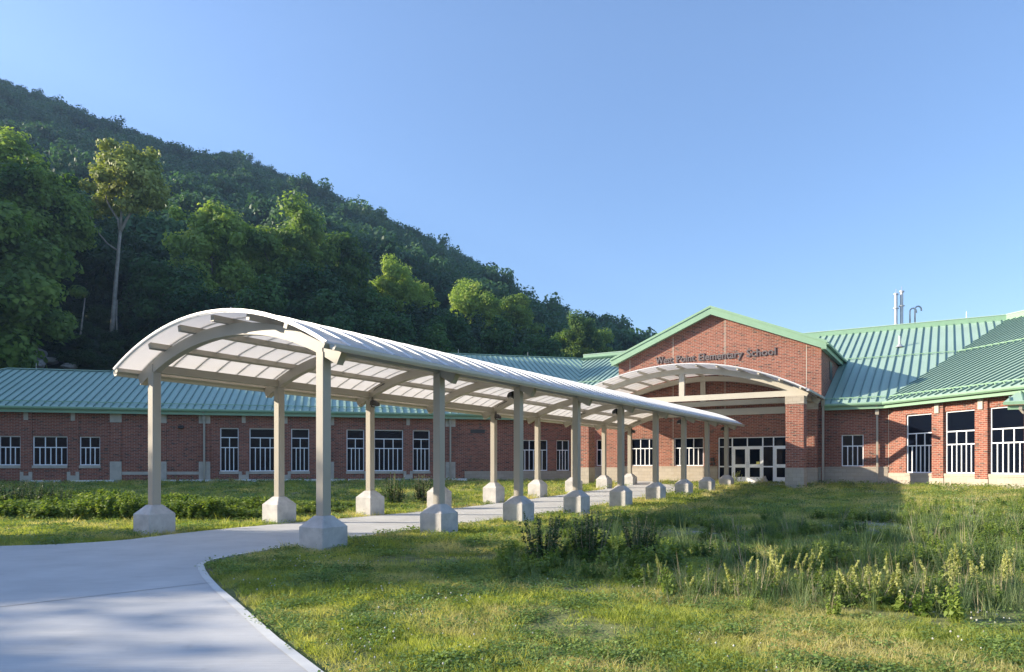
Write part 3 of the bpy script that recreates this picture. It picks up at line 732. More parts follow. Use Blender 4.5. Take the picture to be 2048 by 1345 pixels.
# small projecting porch roof at the far right
FP = frame(20.95, 30.0, -31.77)
ps = MB(); ps.add([(0, 0, 4.36), (6, 0, 4.36), (6, 2.6, 5.44), (1.2, 2.6, 5.44)]+[(0, 0, 4.31), (6, 0, 4.31), (6, 2.6, 5.39), (1.2, 2.6, 5.39)], [(0,1,2,3),(7,6,5,4),(0,4,5,1),(3,7,4,0),(2,6,7,3)])
po = ps.build('porch_roof', M['roof'], sch, FP)
ps = MB()
for k in range(13):
    x = .2+.457*k; q0 = 0; q1 = 2.55 if x > 1.2 else x/1.2*2.6
    ps.bar((x, .02, 4.40), (x, q1, 4.40+.4154*q1), .04, .07)
ps.build('standing_seams', M['seam'], po, FP)
MB().box(-.05, 6, -.14, 0.0, 4.20, 4.33).build('gutter', M['fascia'], po, FP)
MB().box(.12, 6, .04, .10, 4.0, 4.19).build('fascia', M['fascia'], po, FP)
MB().box(.5, .62, .0, .12, 3.98, 4.19).tube([(.56, .06, 4.0), (.66, .06, 3.86), (.95, .1, 3.72), (1.5, .3, 3.62)], .05, 8).build('downspout', M['tan'], po, FP)

# --- sign lettering
sg_t = thing('sign_lettering', 'raised dark metal letters spelling the school name across the brick gable', 'sign', FF @ Matrix.Translation((-2.0, -.03, 6.35)))
def text_mesh(body, size, ext=.02):
    cu = bpy.data.curves.new('txt', 'FONT'); cu.body = body; cu.size = size; cu.extrude = ext; cu.offset = .012; cu.bevel_depth = 0; cu.resolution_u = 3
    ob = bpy.data.objects.new('txt', cu); COL.objects.link(ob)
    dg = bpy.context.evaluated_depsgraph_get(); me = bpy.data.meshes.new_from_object(ob.evaluated_get(dg)); bpy.data.objects.remove(ob)
    me.materials.clear(); me.materials.append(M['letter']); return me
def s_at(x, t_):
    ph = (x-1024)/1410; u_ = (.5265, .8502); v_ = (.8502, -.5265)
    return (ph*(O[1]+t_*u_[1])-(O[0]+t_*u_[0]))/(v_[0]-ph*v_[1])
for word, xa, xb in (('West', 1311, 1345), ('Point', 1352.5, 1390), ('Elementary', 1397, 1485), ('School', 1492.5, 1551.5)):
    sa, sb_ = s_at(xa, TF-.06), s_at(xb, TF-.06)
    me = text_mesh(word, .62); xsv = [v.co.x for v in me.vertices]; k = (sb_-sa)/(max(xsv)-min(xsv))
    for v in me.vertices: v.co.x = (v.co.x-min(xsv))*k
    put('word', me, sg_t, FF @ Matrix.Translation((sa, -.045, 8.11)) @ Matrix.Rotation(R(90), 4, 'X'))

# ---------------------------------------------------------------- entrance canopy
ec = thing('entrance_canopy', 'wide shallow-arched entrance canopy carried on brick piers with tan tie-beam trusses', 'canopy', frame(*U(-2.44, 30), -31.77, .5))
CE = -2.44; RE = 14.05; ZE = 7.2-RE; HE = 6.7; AE = RE*math.asin(HE/RE)
def earc(mb, r0, r1, a0, a1, y0, y1, n): return arc_section(mb, r0, r1, a0, a1, y0, y1, n, CE, ZE, RE)
mb = MB(); earc(mb, RE-.025, RE, -AE, AE, 28.0, 33.40, 40); mb.build('roof_sheet', M['sheet'], ec, FU)
bt = MB(); earc(bt, RE+.002, RE+.03, -AE, AE, -.02, .02, 40); earc(bt, RE-.038, RE-.027, -AE, AE, -.012, .012, 40); bme = bt.mesh('batten', M['batten'])
for i in range(10): put('batten', bme, ec, FU @ Matrix.Translation((0, 28.03+i*5.34/9, 0)))
mb = MB(); mb.box(-.05, .05, 28.1, 33.35, -.14, -.027); pme = mb.mesh('purlin', M['tan_light'])
for k in range(-6, 7):
    a = k*1.12/RE
    put('purlin', pme, ec, FU @ Matrix.Translation((CE+RE*math.sin(a), 0, ZE+RE*math.cos(a))) @ Matrix.Rotation(a, 4, 'Y'))
for y in (29.12, 33.15):
    mb = MB(); earc(mb, RE-.44, RE-.145, -AE-.05, AE+.05, y-.11, y+.11, 40); mb.build('arch_rib', M['tan_light'], ec, FU)
    MB().box(CE-6.25, CE+6.25, y-.1, y+.1, 5.23, 5.53).build('tie_beam', M['tan_light'], ec, FU)
    MB().box(CE-.15, CE+.15, y-.09, y+.09, 5.53, 6.78).build('king_post', M['tan_light'], ec, FU)
for sg in (-1, 1):
    xc = CE+sg*6.05
    for y0_, y1_ in ((28.7, 29.57), (33.1, 33.46)):
        if sg < 0 and y0_ > 30: y1_ = 34.6
        a, b = xc-.44, xc+.44
        if y0_ > 30: a, b = a+.002, b+.002
        pr = MB().box(a, b, y0_, y1_, 1.5, 4.8).build('brick_pier', M['brick'], ec, FU)
        MB().box(a-.02, b+.02, y0_-.02, y1_+.0, 4.8, 5.21).build('pier_cap', M['block'], pr, FU)
        MB().box(a-.02, b+.02, y0_-.02, y1_+.0, -.1, 1.5).build('pier_base', M['block'], pr, FU)
    MB().box(xc-.15, xc+.15, 29.23, 33.04, 5.23, 5.55).build('side_beam', M['tan'], ec, FU)
    g_ = MB(); xg = CE+sg*(HE+.03); g_.box(min(xg, xg+sg*.13), max(xg, xg+sg*.13), 28.05, 33.38, 5.36, 5.48); g_.build('gutter', M['galv'], ec, FU)

# ---------------------------------------------------------------- vegetation
def rand_dirs(rg, n):
    v = rg.normal(size=(n, 3)); return v/np.linalg.norm(v, axis=1, keepdims=True)
def leaf_quads(cen, nor, size, rg, asp=1.0):
    """quads centred on cen, facing roughly nor"""
    n = len(cen); a = np.cross(nor, rand_dirs(rg, n)); a /= np.linalg.norm(a, axis=1, keepdims=True)+1e-9
    b = np.cross(nor, a); s = size.reshape(-1, 1) if hasattr(size, 'reshape') else size
    a = a*s*.5*asp; b = b*s*.5
    V = np.stack([cen-a*.6-b, cen+a*.6-b*.7, cen+a+b*.4, cen-a*.5+b], 1).reshape(-1, 3)
    F = np.arange(4*n).reshape(n, 4); return V, F
def crown_mesh(name, seed, m, rx, rz, zc, n_clump, per, leaf, asym=.35, flat=1.0, lowcut=-.9, crad=(.7, 1.75)):
    rg = np.random.default_rng(seed); Vs, Fs, off = [], [], 0
    cl = []
    for i in range(n_clump):
        while True:
            d = rand_dirs(rg, 1)[0]; r = rg.uniform(.25, 1.0)**.5
            if d[2]*r > lowcut: break
        wob = 1+asym*math.sin(3*math.atan2(d[1], d[0])+seed)*math.cos(2.3*d[2]+seed)+rg.uniform(-.12, .12)
        cl.append((np.array([d[0]*rx*r*wob, d[1]*rx*r*wob, zc+d[2]*rz*r*(1+.1*rg.normal())]), rg.uniform(*crad)))
    for c, cr in cl:
        n = int(per*(cr/1.4)**1.6); d = rand_dirs(rg, n); d[:, 2] = d[:, 2]*.9+.15
        rr = cr*(.45+.85*rg.random(n)**1.3)
        # ragged sprays
        P = c+d*rr[:, None]*np.array([1, 1, flat]); nor = d*1.0+rand_dirs(rg, n)*.75; nor[:, 2] += .25
        nor /= np.linalg.norm(nor, axis=1, keepdims=True)
        V, F = leaf_quads(P, nor, leaf*rg.uniform(.6, 1.35, n), rg); Vs.append(V); Fs.append(F+off); off += len(V)
    return np_mesh(name, np.concatenate(Vs), np.concatenate(Fs), m), cl
def trunk_mesh(name, seed, h, r0, m, limbs=6, clumps=None, lean=0.0, fork=None):
    rg = random.Random(seed); mb = MB(); pts = []; n = 9; x = y = 0
    for i in range(n+1):
        z = h*i/n; pts.append((x+lean*z, y, z-.6 if i == 0 else z)); x += rg.uniform(-.16, .16)*(h/20); y += rg.uniform(-.16, .16)*(h/20)
    mb.tube(pts, [r0*(1.35 if i == 0 else 1-.78*i/n) for i in range(n+1)], 9)
    if clumps:
        cs = sorted(clumps, key=lambda c: c[0][2])[:: max(1, len(clumps)//max(1, limbs))]
        for c, cr in cs[:limbs+3]:
            zb = max(h*.32, c[2]-abs(c[0])*.8-abs(c[1])*.5-1.5); zb = min(zb, h*.93); k = zb/h*n; i = int(k)
            b = Vector(pts[i]).lerp(Vector(pts[min(n, i+1)]), k-i); e = Vector(c); md = b.lerp(e, .5)+Vector((rg.uniform(-.4, .4), rg.uniform(-.4, .4), rg.uniform(-.6, .2)))
            rr = r0*(1-.78*zb/h)*.55; mb.tube([b, b.lerp(md, .5)+Vector((0, 0, -.1)), md, e], [rr, rr*.75, rr*.5, rr*.15], 6)
    if fork:
        for pts2, r in fork: mb.tube(pts2, [r*(1-.7*i/(len(pts2)-1)) for i in range(len(pts2))], 7)
    return mb.mesh(name, m, True)
# kinds (unit size, about 20 m tall, scaled on the tree itself)
CR = []
for i, (sd, m_, rx, rz, zc, nc) in enumerate(((11, 'leaf', 4.6, 7.2, 12.2, 58), (23, 'leaf', 5.4, 6.4, 12.8, 60), (37, 'leaf', 3.9, 7.6, 12.0, 50), (41, 'leaf2', 5.2, 8.2, 10.8, 64), (59, 'leaf2', 4.6, 8.6, 10.4, 60))):
    me, cl = crown_mesh('crown', sd, M[m_], rx, rz, zc, int(nc*1.25), 330, .40)
    CR.append((me, trunk_mesh('trunk', sd, 16.5, .34, M['bark'], 9, cl)))
me, cl = crown_mesh('crown', 67, M['leaf'], 4.4, 5.4, 14.2, 66, 330, .40, crad=(.6, 1.6), lowcut=-.55)
CR.append((me, trunk_mesh('trunk', 67, 17.5, .27, M['palebark'], 9, cl)))
small_crown, _ = crown_mesh('crown_small', 77, M['hillleaf'], 3.6, 3.6, 5.2, 26, 150, .50, crad=(.9, 1.7))
small_crown2, _ = crown_mesh('crown_small', 78, M['hillleaf'], 4.0, 3.0, 4.6, 26, 150, .52, crad=(.9, 1.8))

# mountain terrain
EX = [-2.2, -1.6, -1.2, -.95, -.80, -.726, -.655, -.563, -.492, -.386, -.287, -.216, -.159, -.109, -.060, -.017, .026, .075, .125, .18, .24, .34, .5, .8]
RY = [-560, -330, -170, -20, 100, 165, 205, 250, 285, 325, 370, 415, 455, 490, 522, 572, 612, 642, 662, 692, 730, 800, 860, 900]
def ridge_e(ph): return (931-float(np.interp(ph, EX, RY)))/1410-9.6/400
def hz(ph, Y):
    Yr = 400+40*math.sin(ph*3); zr = max(2, ridge_e(ph)*Yr); p_ = (Y-62)/(Yr-62)
    if p_ <= 0: return .4+p_*3+8.0*sm((Y-58)/9)*sm((-.48-ph)/.10)
    if p_ <= 1: z = zr*(p_**1.02)
    else: z = zr*(1-.55*(p_-1)**1.3)
    X = ph*Y
    f = min(1, Y/160)
    z += f*(3.0*math.sin(X*.045+Y*.021)*math.sin(Y*.05-X*.013)+1.4*math.sin(X*.13+1)*math.sin(Y*.11))*min(1, p_*4)
    z += 8.0*sm((Y-58)/9)*sm((-.48-ph)/.10)*(1-sm((Y-72)/90)*.9)
    return .6+z
PH = np.concatenate([np.linspace(-1.3, -.85, 14), np.linspace(-.84, .34, 150), np.linspace(.36, .8, 8)])
YY = np.concatenate([np.linspace(58, 130, 30), np.linspace(134, 420, 60), np.linspace(430, 480, 6)])
V = [(ph*Y, Y, hz(ph, Y)) for Y in YY for ph in PH]; nx = len(PH)
F = [(j*nx+i, j*nx+i+1, (j+1)*nx+i+1, (j+1)*nx+i) for j in range(len(YY)-1) for i in range(nx-1)]
me = np_mesh('hill', V, F, M['forest']); me.polygons.foreach_set('use_smooth', [True]*len(me.polygons))
put('hill', me, kind='structure')

# scatter through geometry nodes
def scatter(name, pts, rots, scl, idx, sources, kind='stuff', label=None, cat=None):
    n = len(pts); me = bpy.data.meshes.new(name); me.vertices.add(n)
    me.vertices.foreach_set('co', np.asarray(pts, np.float32).ravel())
    for nm, ty, dat in (('rot', 'FLOAT_VECTOR', np.asarray(rots, np.float32).ravel()), ('scl', 'FLOAT_VECTOR', np.asarray(scl, np.float32).ravel()), ('idx', 'INT', np.asarray(idx, np.int32))):
        a = me.attributes.new(nm, ty, 'POINT'); a.data.foreach_set('vector' if ty == 'FLOAT_VECTOR' else 'value', dat)
    me.update()
    g = bpy.data.node_groups.new(name, 'GeometryNodeTree')
    g.interface.new_socket('Geometry', in_out='INPUT', socket_type='NodeSocketGeometry'); g.interface.new_socket('Geometry', in_out='OUTPUT', socket_type='NodeSocketGeometry')
    gi = g.nodes.new('NodeGroupInput'); go_ = g.nodes.new('NodeGroupOutput'); jn = g.nodes.new('GeometryNodeJoinGeometry')
    def attr(nm, ty):
        a = g.nodes.new('GeometryNodeInputNamedAttribute'); a.data_type = ty; a.inputs['Name'].default_value = nm
        return [o for o in a.outputs if o.enabled and o.name == 'Attribute'][0]
    ra, sa_, ia = attr('rot', 'FLOAT_VECTOR'), attr('scl', 'FLOAT_VECTOR'), attr('idx', 'INT')
    for k, so_ in enumerate(sources):
        oi = g.nodes.new('GeometryNodeObjectInfo'); oi.inputs['Object'].default_value = so_; oi.transform_space = 'ORIGINAL'
        ip = g.nodes.new('GeometryNodeInstanceOnPoints'); cp = g.nodes.new('FunctionNodeCompare'); cp.data_type = 'INT'; cp.operation = 'EQUAL'
        ii = [s for s in cp.inputs if s.enabled]; g.links.new(ia, ii[0]); ii[1].default_value = k
        er = g.nodes.new('FunctionNodeEulerToRotation'); g.links.new(ra, er.inputs[0])
        g.links.new(gi.outputs[0], ip.inputs['Points']); g.links.new(cp.outputs[0], ip.inputs['Selection']); g.links.new(oi.outputs['Geometry'], ip.inputs['Instance'])
        g.links.new(er.outputs[0], ip.inputs['Rotation']); g.links.new(sa_, ip.inputs['Scale']); g.links.new(ip.outputs[0], jn.inputs[0])
    g.links.new(jn.outputs[0], go_.inputs[0])
    o = put(name, me, kind=kind, label=label, cat=cat); md = o.modifiers.new('scatter', 'NODES'); md.node_group = g; return o
def src(name, me): return bpy.data.objects.new(name, me)

rg = np.random.default_rng(21)
pts, rots, scl, idx = [], [], [], []
def add_pt(x, y, z, s, tilt=.05, k=0, sz=None):
    pts.append((x, y, z)); rots.append((rg.normal()*tilt, rg.normal()*tilt, rg.uniform(0, 6.28))); scl.append((s, s, sz or s)); idx.append(k)
while len(pts) < 5600:
    ph = rg.uniform(-1.0, .34); Y = 105+rg.random()**.62*350
    if rg.random() > Y/455 or (ph > -.5 and Y < 145): continue
    s = rg.uniform(.55, 1.0) if rg.random() < .45 else rg.uniform(1.0, 1.7 if Y < 300 else 1.15)
    add_pt(ph*Y, Y, hz(ph, Y)-.9*s, s, .06, rg.integers(0, 2), s*rg.uniform(.85, 1.25))
scatter('mountain_forest', pts, rots, scl, idx, [src('crown_small', small_crown), src('crown_small', small_crown2)], label='dark dense woodland covering the mountain slope', cat='forest')

# individual trees behind the school: (px, top py, distance, kind, width factor)
TREES = [
 (12, 262, 84, 5, 1.0, 'tall tree at the far left edge with a bright yellow-green top'),
 (50, 320, 72, 5, 1.1, 'broad leafy tree rooted beside the grey boulder'),
 (92, 352, 71, 5, .95, 'tree with a straight grey trunk right of the boulder'),
 (165, 428, 88, 3, 1.0, 'dark tree between the boulder trees and the pale-trunked tree'),
 (330, 493, 82, 3, 1.1, 'dark tree right behind the pale-trunked tree'),
 (205, 457, 96, 3, 1.0, 'dark tree just behind the left side of the pale-trunked tree'),
 (418, 398, 94, 2, 1.05, 'pointed tree with a sunlit yellow-green tip above the canopy arch'),
 (470, 440, 97, 0, .9, 'green tree between the two bright-topped trees above the canopy arch'),
 (566, 407, 102, 1, 1.1, 'large round tree with the brightest sunlit crown above the canopy'),
 (625, 513, 88, 3, 1.0, 'dark tree at the right flank of the brightest crown'),
 (680, 458, 109, 0, 1.0, 'sunlit tree with three pale peaks right of the brightest crown'),
 (735, 564, 92, 3, .95, 'dark tree right of the three-peaked tree'),
 (785, 522, 116, 1, .85, 'narrow tree with a small pale sunlit top in the middle of the row'),
 (840, 560, 119, 2, .85, 'slim pale green tree left of the wide sunlit pair'),
 (895, 612, 92, 3, .9, 'low dark tree in front of the wide sunlit pair'),
 (950, 562, 126, 1, 1.0, 'wide sunlit tree, the left one of the pair beyond the mid roof'),
 (1030, 585, 130, 0, 1.0, 'sunlit tree, the right one of the pair beyond the mid roof'),
 (1085, 655, 102, 3, .9, 'low dark tree left of the last sunlit tree'),
 (1155, 630, 138, 1, .95, 'last large sunlit tree before the entrance gable'),
 (1205, 655, 141, 2, .9, 'small tree right beside the last large sunlit tree'),
 (1000, 640, 88, 4, .9, 'dark bushy tree below the wide sunlit pair'),
 (515, 560, 76, 4, 1.1, 'dark low tree directly above the arched canopy end'),
 (660, 580, 76, 4, 1.15, 'dark spreading tree with bare stems above the middle of the canopy'),
 (770, 610, 80, 3, 1.05, 'dark tree filling the row above the canopy middle'),
 (420, 560, 78, 3, 1.05, 'dark tree left of the arched canopy end'),
 (300, 590, 80, 4, .9, 'small dark tree right of the pale trunk'),
 (860, 650, 82, 4, 1.0, 'small dark tree where the canopy meets the mid roof'),
 (-60, 300, 88, 5, 1.1, 'dark tree mostly beyond the left edge'),
]
def make_tree(x, y, z, sc, kind, label, wf=1.0, rot=None, group='trees behind the school'):
    W_ = Matrix.Translation((x, y, z)) @ Matrix.Rotation(rot if rot is not None else random.uniform(0, 6.28), 4, 'Z') @ Matrix.Diagonal((sc*wf, sc*wf, sc, 1))
    t_ = thing('tree', label, 'tree', W_, group); cme, tme = CR[kind]
    put('crown', cme, t_, W_); put('trunk', tme, t_, W_); return t_
for px, py, Y, kd, wf, lb in TREES:
    ph = (px-1024)/1410; z = hz(ph, Y); top = EYE+(931-py)/1410*Y
    make_tree(ph*Y, Y, z, (top-z)/20.0, kd, lb, wf*min(1.35, 1.0/(((top-z)/20.0)**.35)))
# the pale-trunked tree: high crown on a bare forked trunk
ph = (222-1024)/1410; Y = 76; z = hz(ph, Y); H_ = EYE+(931-300)/1410*Y-z
def pt(px, py): return Vector((((px-1024)/1410-ph)*Y, 0, EYE+(931-py)/1410*Y-z))
W_ = Matrix.Translation((ph*Y, Y, z)); pale = thing('tree', 'tall tree with a long bare pale forked trunk and a high sunlit crown', 'tree', W_, None)
mb = MB(); mb.tube([(0, 0, -.5), pt(226, 640), pt(232, 560), pt(238, 490), pt(241, 462)], [.27, .23, .2, .17, .15], 10)
mb.tube([pt(240, 466), pt(250, 440)+Vector((0, .2, 0)), pt(268, 415), pt(285, 385), pt(300, 350)], [.17, .14, .11, .08, .04], 8)
mb.tube([pt(240, 466), pt(236, 440), pt(222, 415)+Vector((0, -.3, 0)), pt(212, 395), pt(225, 350)], [.15, .12, .10, .07, .03], 8)
mb.tube([pt(233, 500), pt(215, 488), pt(200, 470), pt(183, 442), pt(178, 425)], [.10, .09, .07, .05, .03], 7)
mb.tube([pt(241, 462), pt(243, 420), pt(250, 370), pt(255, 330)], [.14, .11, .07, .03], 7)
mb.build('trunk', M['palebark'], pale, W_, smooth=True)
mb = MB(); mb.tube([(.45, .4, -.5), pt(233, 640), pt(234, 600)], [.09, .08, .06], 6); mb.build('stem', M['palebark'], pale, W_)
mb = None
Vs, Fs, off = [], [], 0
rg = np.random.default_rng(5)
for (px, py, r, n) in ((255, 318, 1.9, 520), (225, 335, 1.5, 380), (285, 332, 1.6, 420), (262, 350, 2.1, 620), (300, 362, 1.6, 430), (240, 372, 1.7, 430), (212, 362, 1.3, 300), (282, 392, 1.8, 480), (308, 395, 1.2, 240), (196, 388, 1.2, 230), (262, 412, 1.3, 240), (318, 378, 1.0, 160), (205, 345, 1.0, 170), (180, 420, .7, 90), (275, 305, 1.1, 200), (240, 306, .9, 160), (205, 400, 1.5, 300)):
    n = int(n*1.6)
    for q in range(3):
        c = np.array(pt(px, py)) + 1.0*np.array([rg.uniform(-.8, .8), rg.uniform(-2.2, 2.2), rg.uniform(-.5, .5)]); d = rand_dirs(rg, n//2)
        d[:, 2] = d[:, 2]*.9+.1; rr = r*.70*(.35+.9*rg.random(n//2)); P = c+d*rr[:, None]*np.array([1, 1, .8])
        nor = d*1.1+rand_dirs(rg, n//2)*.7; nor[:, 2] += .2; nor /= np.linalg.norm(nor, axis=1, keepdims=True)
        V, F = leaf_quads(P, nor, .33*rg.uniform(.6, 1.3, n//2), rg); Vs.append(V); Fs.append(F+off); off += len(V)
M['leafy'] = leaf_mat('yellow_green_foliage', (.17, .22, .05), (.44, .47, .15), (.52, .52, .24))
put('crown', np_mesh('crown', np.concatenate(Vs), np.concatenate(Fs), M['leafy']), pale, W_)
# thin leaning stem
ph2 = (158-1024)/1410; W_ = Matrix.Translation((ph2*72, 72, hz(ph2, 72))); th_ = thing('sapling', 'thin leaning sapling stem with one tuft of leaves beside the pale trunk', 'tree', W_)
mb = MB(); mb.tube([(0, 0, -.4), (.3, 0, 2.0), (.62, 0, 4.6)], [.10, .08, .05], 6); mb.build('trunk', M['palebark'], th_, W_)
d = rand_dirs(rg, 220); V, F = leaf_quads(np.array([-.1, 0, 5.2])+d*np.array([1.1, 1, .7])*rg.uniform(.4, 1, 220)[:, None], d, .32*rg.uniform(.6, 1.2, 220), rg)
put('crown', np_mesh('crown', V, F, M['leaf']), th_, W_)
# understorey: dark brush at the foot of the row
pts, rots, scl, idx = [], [], [], []
for i in range(420):
    ph = rg.uniform(-.95, .2); Y = rg.uniform(74, 112)
    if ph < -.5 and Y < 84: continue
    s = rg.uniform(.35, .8)*(1+.4*(Y-74)/40); add_pt(ph*Y, Y, hz(ph, Y)-.8*s, s, .1, rg.integers(0, 2), s*rg.uniform(.8, 1.4))
for i in range(130):   # low brush on the bare slope under the pale tree
    ph = rg.uniform(-.74, -.44); Y = rg.uniform(66, 84)
    s = rg.uniform(.10, .30); add_pt(ph*Y, Y, hz(ph, Y)-.5*s, s, .2, rg.integers(0, 2), s*rg.uniform(.4, .8))
M['leaf3'] = leaf_mat('understorey_foliage', (.018, .045, .013), (.05, .09, .025), scale=.1)
c3 = small_crown.copy(); c3.materials[0] = M['leaf3']; c4 = small_crown2.copy(); c4.materials[0] = M['leaf3']
scatter('understorey', pts, rots, scl, idx, [src('brush', c3), src('brush', c4)], label='dark brush and saplings filling the wood edge behind the school roofs', cat='undergrowth')
# ground herbs on the slope behind the left roof
# trees to the left of the view that shade the left wing and the near end of the walk
for i, (x, y, h_, k) in enumerate(((-44, 4.5, 16.5, 3), (-52, 12, 18, 3), (-38, 9, 13.5, 4), (-60, 20, 16, 3), (-47, -3, 14, 4), (-66, 30, 24, 4), (-58, 38, 22, 3), (-52, 46, 21, 3), (-50, 55, 22, 4), (-62, 52, 26, 3), (-70, 44, 28, 3), (-46, 62, 22, 0), (-62, 66, 28, 3), (-65, 71, 20, 4), (-67, 78, 21, 3), (-76, 86, 22, 4), (-84, 96, 22, 3), (-75, 58, 30, 4), (-40, -12, 10, 4), (-50, 0.5, 18, 3), (-44, 13.2, 19.5, 4))):
    make_tree(x, y, gz(x, y)-.1 if y < 56 else hz(x/max(y, 1), max(y, 58)), h_/20, k, 'tree standing beyond the left edge of the view', 1.15, group='trees left of the view')

# boulders
def boulder(px, py, Y, r, seed, label):
    bm = bmesh.new(); bmesh.ops.create_icosphere(bm, subdivisions=4, radius=1)
    from mathutils import noise as mn
    for v in bm.verts:
        c = v.co.copy(); n1 = mn.noise(c*1.3+Vector((seed, 0, 0))); n2 = mn.cell(c*2.1+Vector((seed, 3, 1)))
        v.co = c*(1+.28*n1+.10*n2+.06*mn.noise(c*6)); v.co.x *= r[0]; v.co.y *= r[1]; v.co.z *= r[2]
    me = bpy.data.meshes.new('boulder'); bm.to_mesh(me); bm.free(); me.materials.append(M['rock'])
    ph = (px-1024)/1410; z = EYE+(931-py)/1410*Y
    put('boulder', me, None, Matrix.Translation((ph*Y, Y, z)), label=label, cat='boulder', group='boulders on the slope behind the left wing')
boulder(52, 712, 67, (1.5, 1.4, 1.05), 1.0, 'large grey boulder at the foot of the leftmost trees')
boulder(22, 708, 66, (1.0, 1.0, .6), 5.0, 'rounded grey boulder at the left side of the largest boulder')
boulder(98, 722, 66, (.8, .6, .35), 9.0, 'flat grey boulder right of the trunk beside the largest boulder')
boulder(138, 733, 66, (.7, .5, .3), 14.0, 'small grey boulder left of the thin sapling')
boulder(78, 728, 65, (.5, .5, .4), 17.0, 'small grey boulder under the trunk right of the largest boulder')
# slope ground herbs
# ---------------------------------------------------------------- lawn
def blade_mesh(name, seed, nb, h, wd, spread, lean, m, segs=3, curl=.6):
    rg = np.random.default_rng(seed); V, F = [], []
    for i in range(nb):
        a = rg.uniform(0, 6.28); r = spread*rg.random()**.5; bx, by = r*math.cos(a), r*math.sin(a)
        da = a+rg.normal()*.9; L = h*rg.uniform(.55, 1.15); le = lean*rg.uniform(.2, 1.3); wa = rg.uniform(0, 6.28); n0 = len(V)
        for s_ in range(segs+1):
            t_ = s_/segs; hx = le*L*(t_**(1+curl)); z = L*t_*(1-.25*le*t_)
            w2 = wd*(1-t_**1.5)*.5+wd*.04
            cx_, cy_ = bx+math.cos(da)*hx, by+math.sin(da)*hx
            V += [(cx_-math.cos(wa)*w2, cy_-math.sin(wa)*w2, z), (cx_+math.cos(wa)*w2, cy_+math.sin(wa)*w2, z)]
        F += [(n0+2*s_, n0+2*s_+1, n0+2*s_+3, n0+2*s_+2) for s_ in range(segs)]
    return np_mesh(name, V, F, M[m])
tufts = [src('grass_tuft', blade_mesh('grass_tuft', 1, 26, .065, .0065, .075, .7, 'grass', 2)),
         src('grass_tuft', blade_mesh('grass_tuft', 2, 22, .085, .006, .08, .9, 'grass', 2)),
         src('grass_tuft', blade_mesh('grass_tuft', 3, 30, .05, .009, .09, 1.1, 'grass', 2))]
def clover_mesh(name, seed, n, h, r, sz, m):
    rg = np.random.default_rng(seed); P = np.stack([rg.normal(size=n)*r, rg.normal(size=n)*r, h*rg.uniform(.3, 1.0, n)], 1)
    nor = rand_dirs(rg, n)*.45; nor[:, 2] += 1; nor /= np.linalg.norm(nor, axis=1, keepdims=True)
    V, F = leaf_quads(P, nor, sz*rg.uniform(.6, 1.3, n), rg); return np_mesh(name, V, F, M[m])
M['clover'] = leaf_mat('clover_leaves', (.10, .17, .04), (.26, .36, .10), scale=1.5)
tufts.append(src('clover_patch', clover_mesh('clover_patch', 4, 60, .055, .075, .022, 'clover')))
import mathutils
from mathutils import noise as mn
def fbm(x, y, s, off=0): return mn.fractal(Vector((x*s+off, y*s, off)), 1.0, 2.0, 4)
def in_building(x, y):
    v = Vector((x, y, 0)); a = FUi @ v; b = FLi @ v; c = FBi @ v
    return (a.y > 33.3 and -13 < a.x < 8) or (b.y > -.1 and b.x < 36) or (c.y > -.15 and c.x > -1)
pa = np.array(PATH)
def bare(x, y):   # dirt patches in the planted hollow
    e = ((x-7)/8)**2+((y-16)/5)**2
    return fbm(x, y, .45, 5)+.38*max(0, 1-e)
pts, rots, scl, idx = [], [], [], []
rg = np.random.default_rng(31)
footp = [loc(FU, x, n_i*S) for n_i in range(9) for x in (0, -SW)]
def lawn_band(Y0, Y1, dens, size, X0=-.80, X1=.80, margin=.06):
    area = (X1-X0)*(Y1**2-Y0**2)/2; n = int(area*dens)
    for _ in range(n):
        Y = math.sqrt(rg.uniform(Y0**2, Y1**2)); X = rg.uniform(X0, X1)*Y
        if X < 9 and (inside(PATH, X, Y) or inside(PATH, X-.14, Y+.03)): continue
        b_ = bare(X, Y)
        if b_ > .34 and rg.random() < min(.93, (b_-.30)*4): continue
        if in_building(X, Y): continue
        if rg.random() < .45 and any(abs(X-p_[0][0]) < 6 and inside(p_, X, Y) for p_ in BARE): continue
        q = fbm(X, Y, .9, 2); k = 3 if (q > .16 and rg.random() < .45) or rg.random() < .10 else rg.integers(0, 3)
        s = size*rg.uniform(.7, 1.35)*(1+.25*fbm(X, Y, 2.2, 9))
        add_pt(X, Y, bumpy(X, Y)-.005, s, .12, int(k), s*rg.uniform(.75, 1.25))
lawn_band(4.6, 8.5, 250, 1.0); lawn_band(8.5, 13, 150, 1.2); lawn_band(13, 20, 62, 1.6); lawn_band(20, 30, 26, 2.1); lawn_band(30, 47, 9, 2.8)
print('lawn', len(pts))
scatter('lawn_grass', pts, rots, scl, idx, tufts, label='mown lawn of short yellow-green grass and clover', cat='grass')
# clover flowers
fm = MB()
for k in range(3):
    a = random.uniform(0, 6.28); r = random.uniform(0, .3); x, y, z = r*math.cos(a), r*math.sin(a), random.uniform(.07, .12)
    fm.tube([(x, y, z-.012), (x, y, z), (x, y, z+.010)], [.006, .0125, .005], 6)
fl = src('clover_flowers', fm.mesh('clover_flowers', M['flower']))
pts, rots, scl, idx = [], [], [], []
for _ in range(9000):
    Y = math.sqrt(rg.uniform(5**2, 34**2)); X = rg.uniform(-.75, .75)*Y
    if fbm(X, Y, .5, 12) < .10 or rg.random() < .55 or (X < 9 and inside(PATH, X, Y)) or in_building(X, Y): continue
    s = rg.uniform(.5, .8)*(1+Y/60); add_pt(X, Y, bumpy(X, Y)-.01, s, .1, 0)
scatter('clover_flowers', pts, rots, scl, idx, [fl], label='tiny white clover flowers dotted over the lawn', cat='flowers')

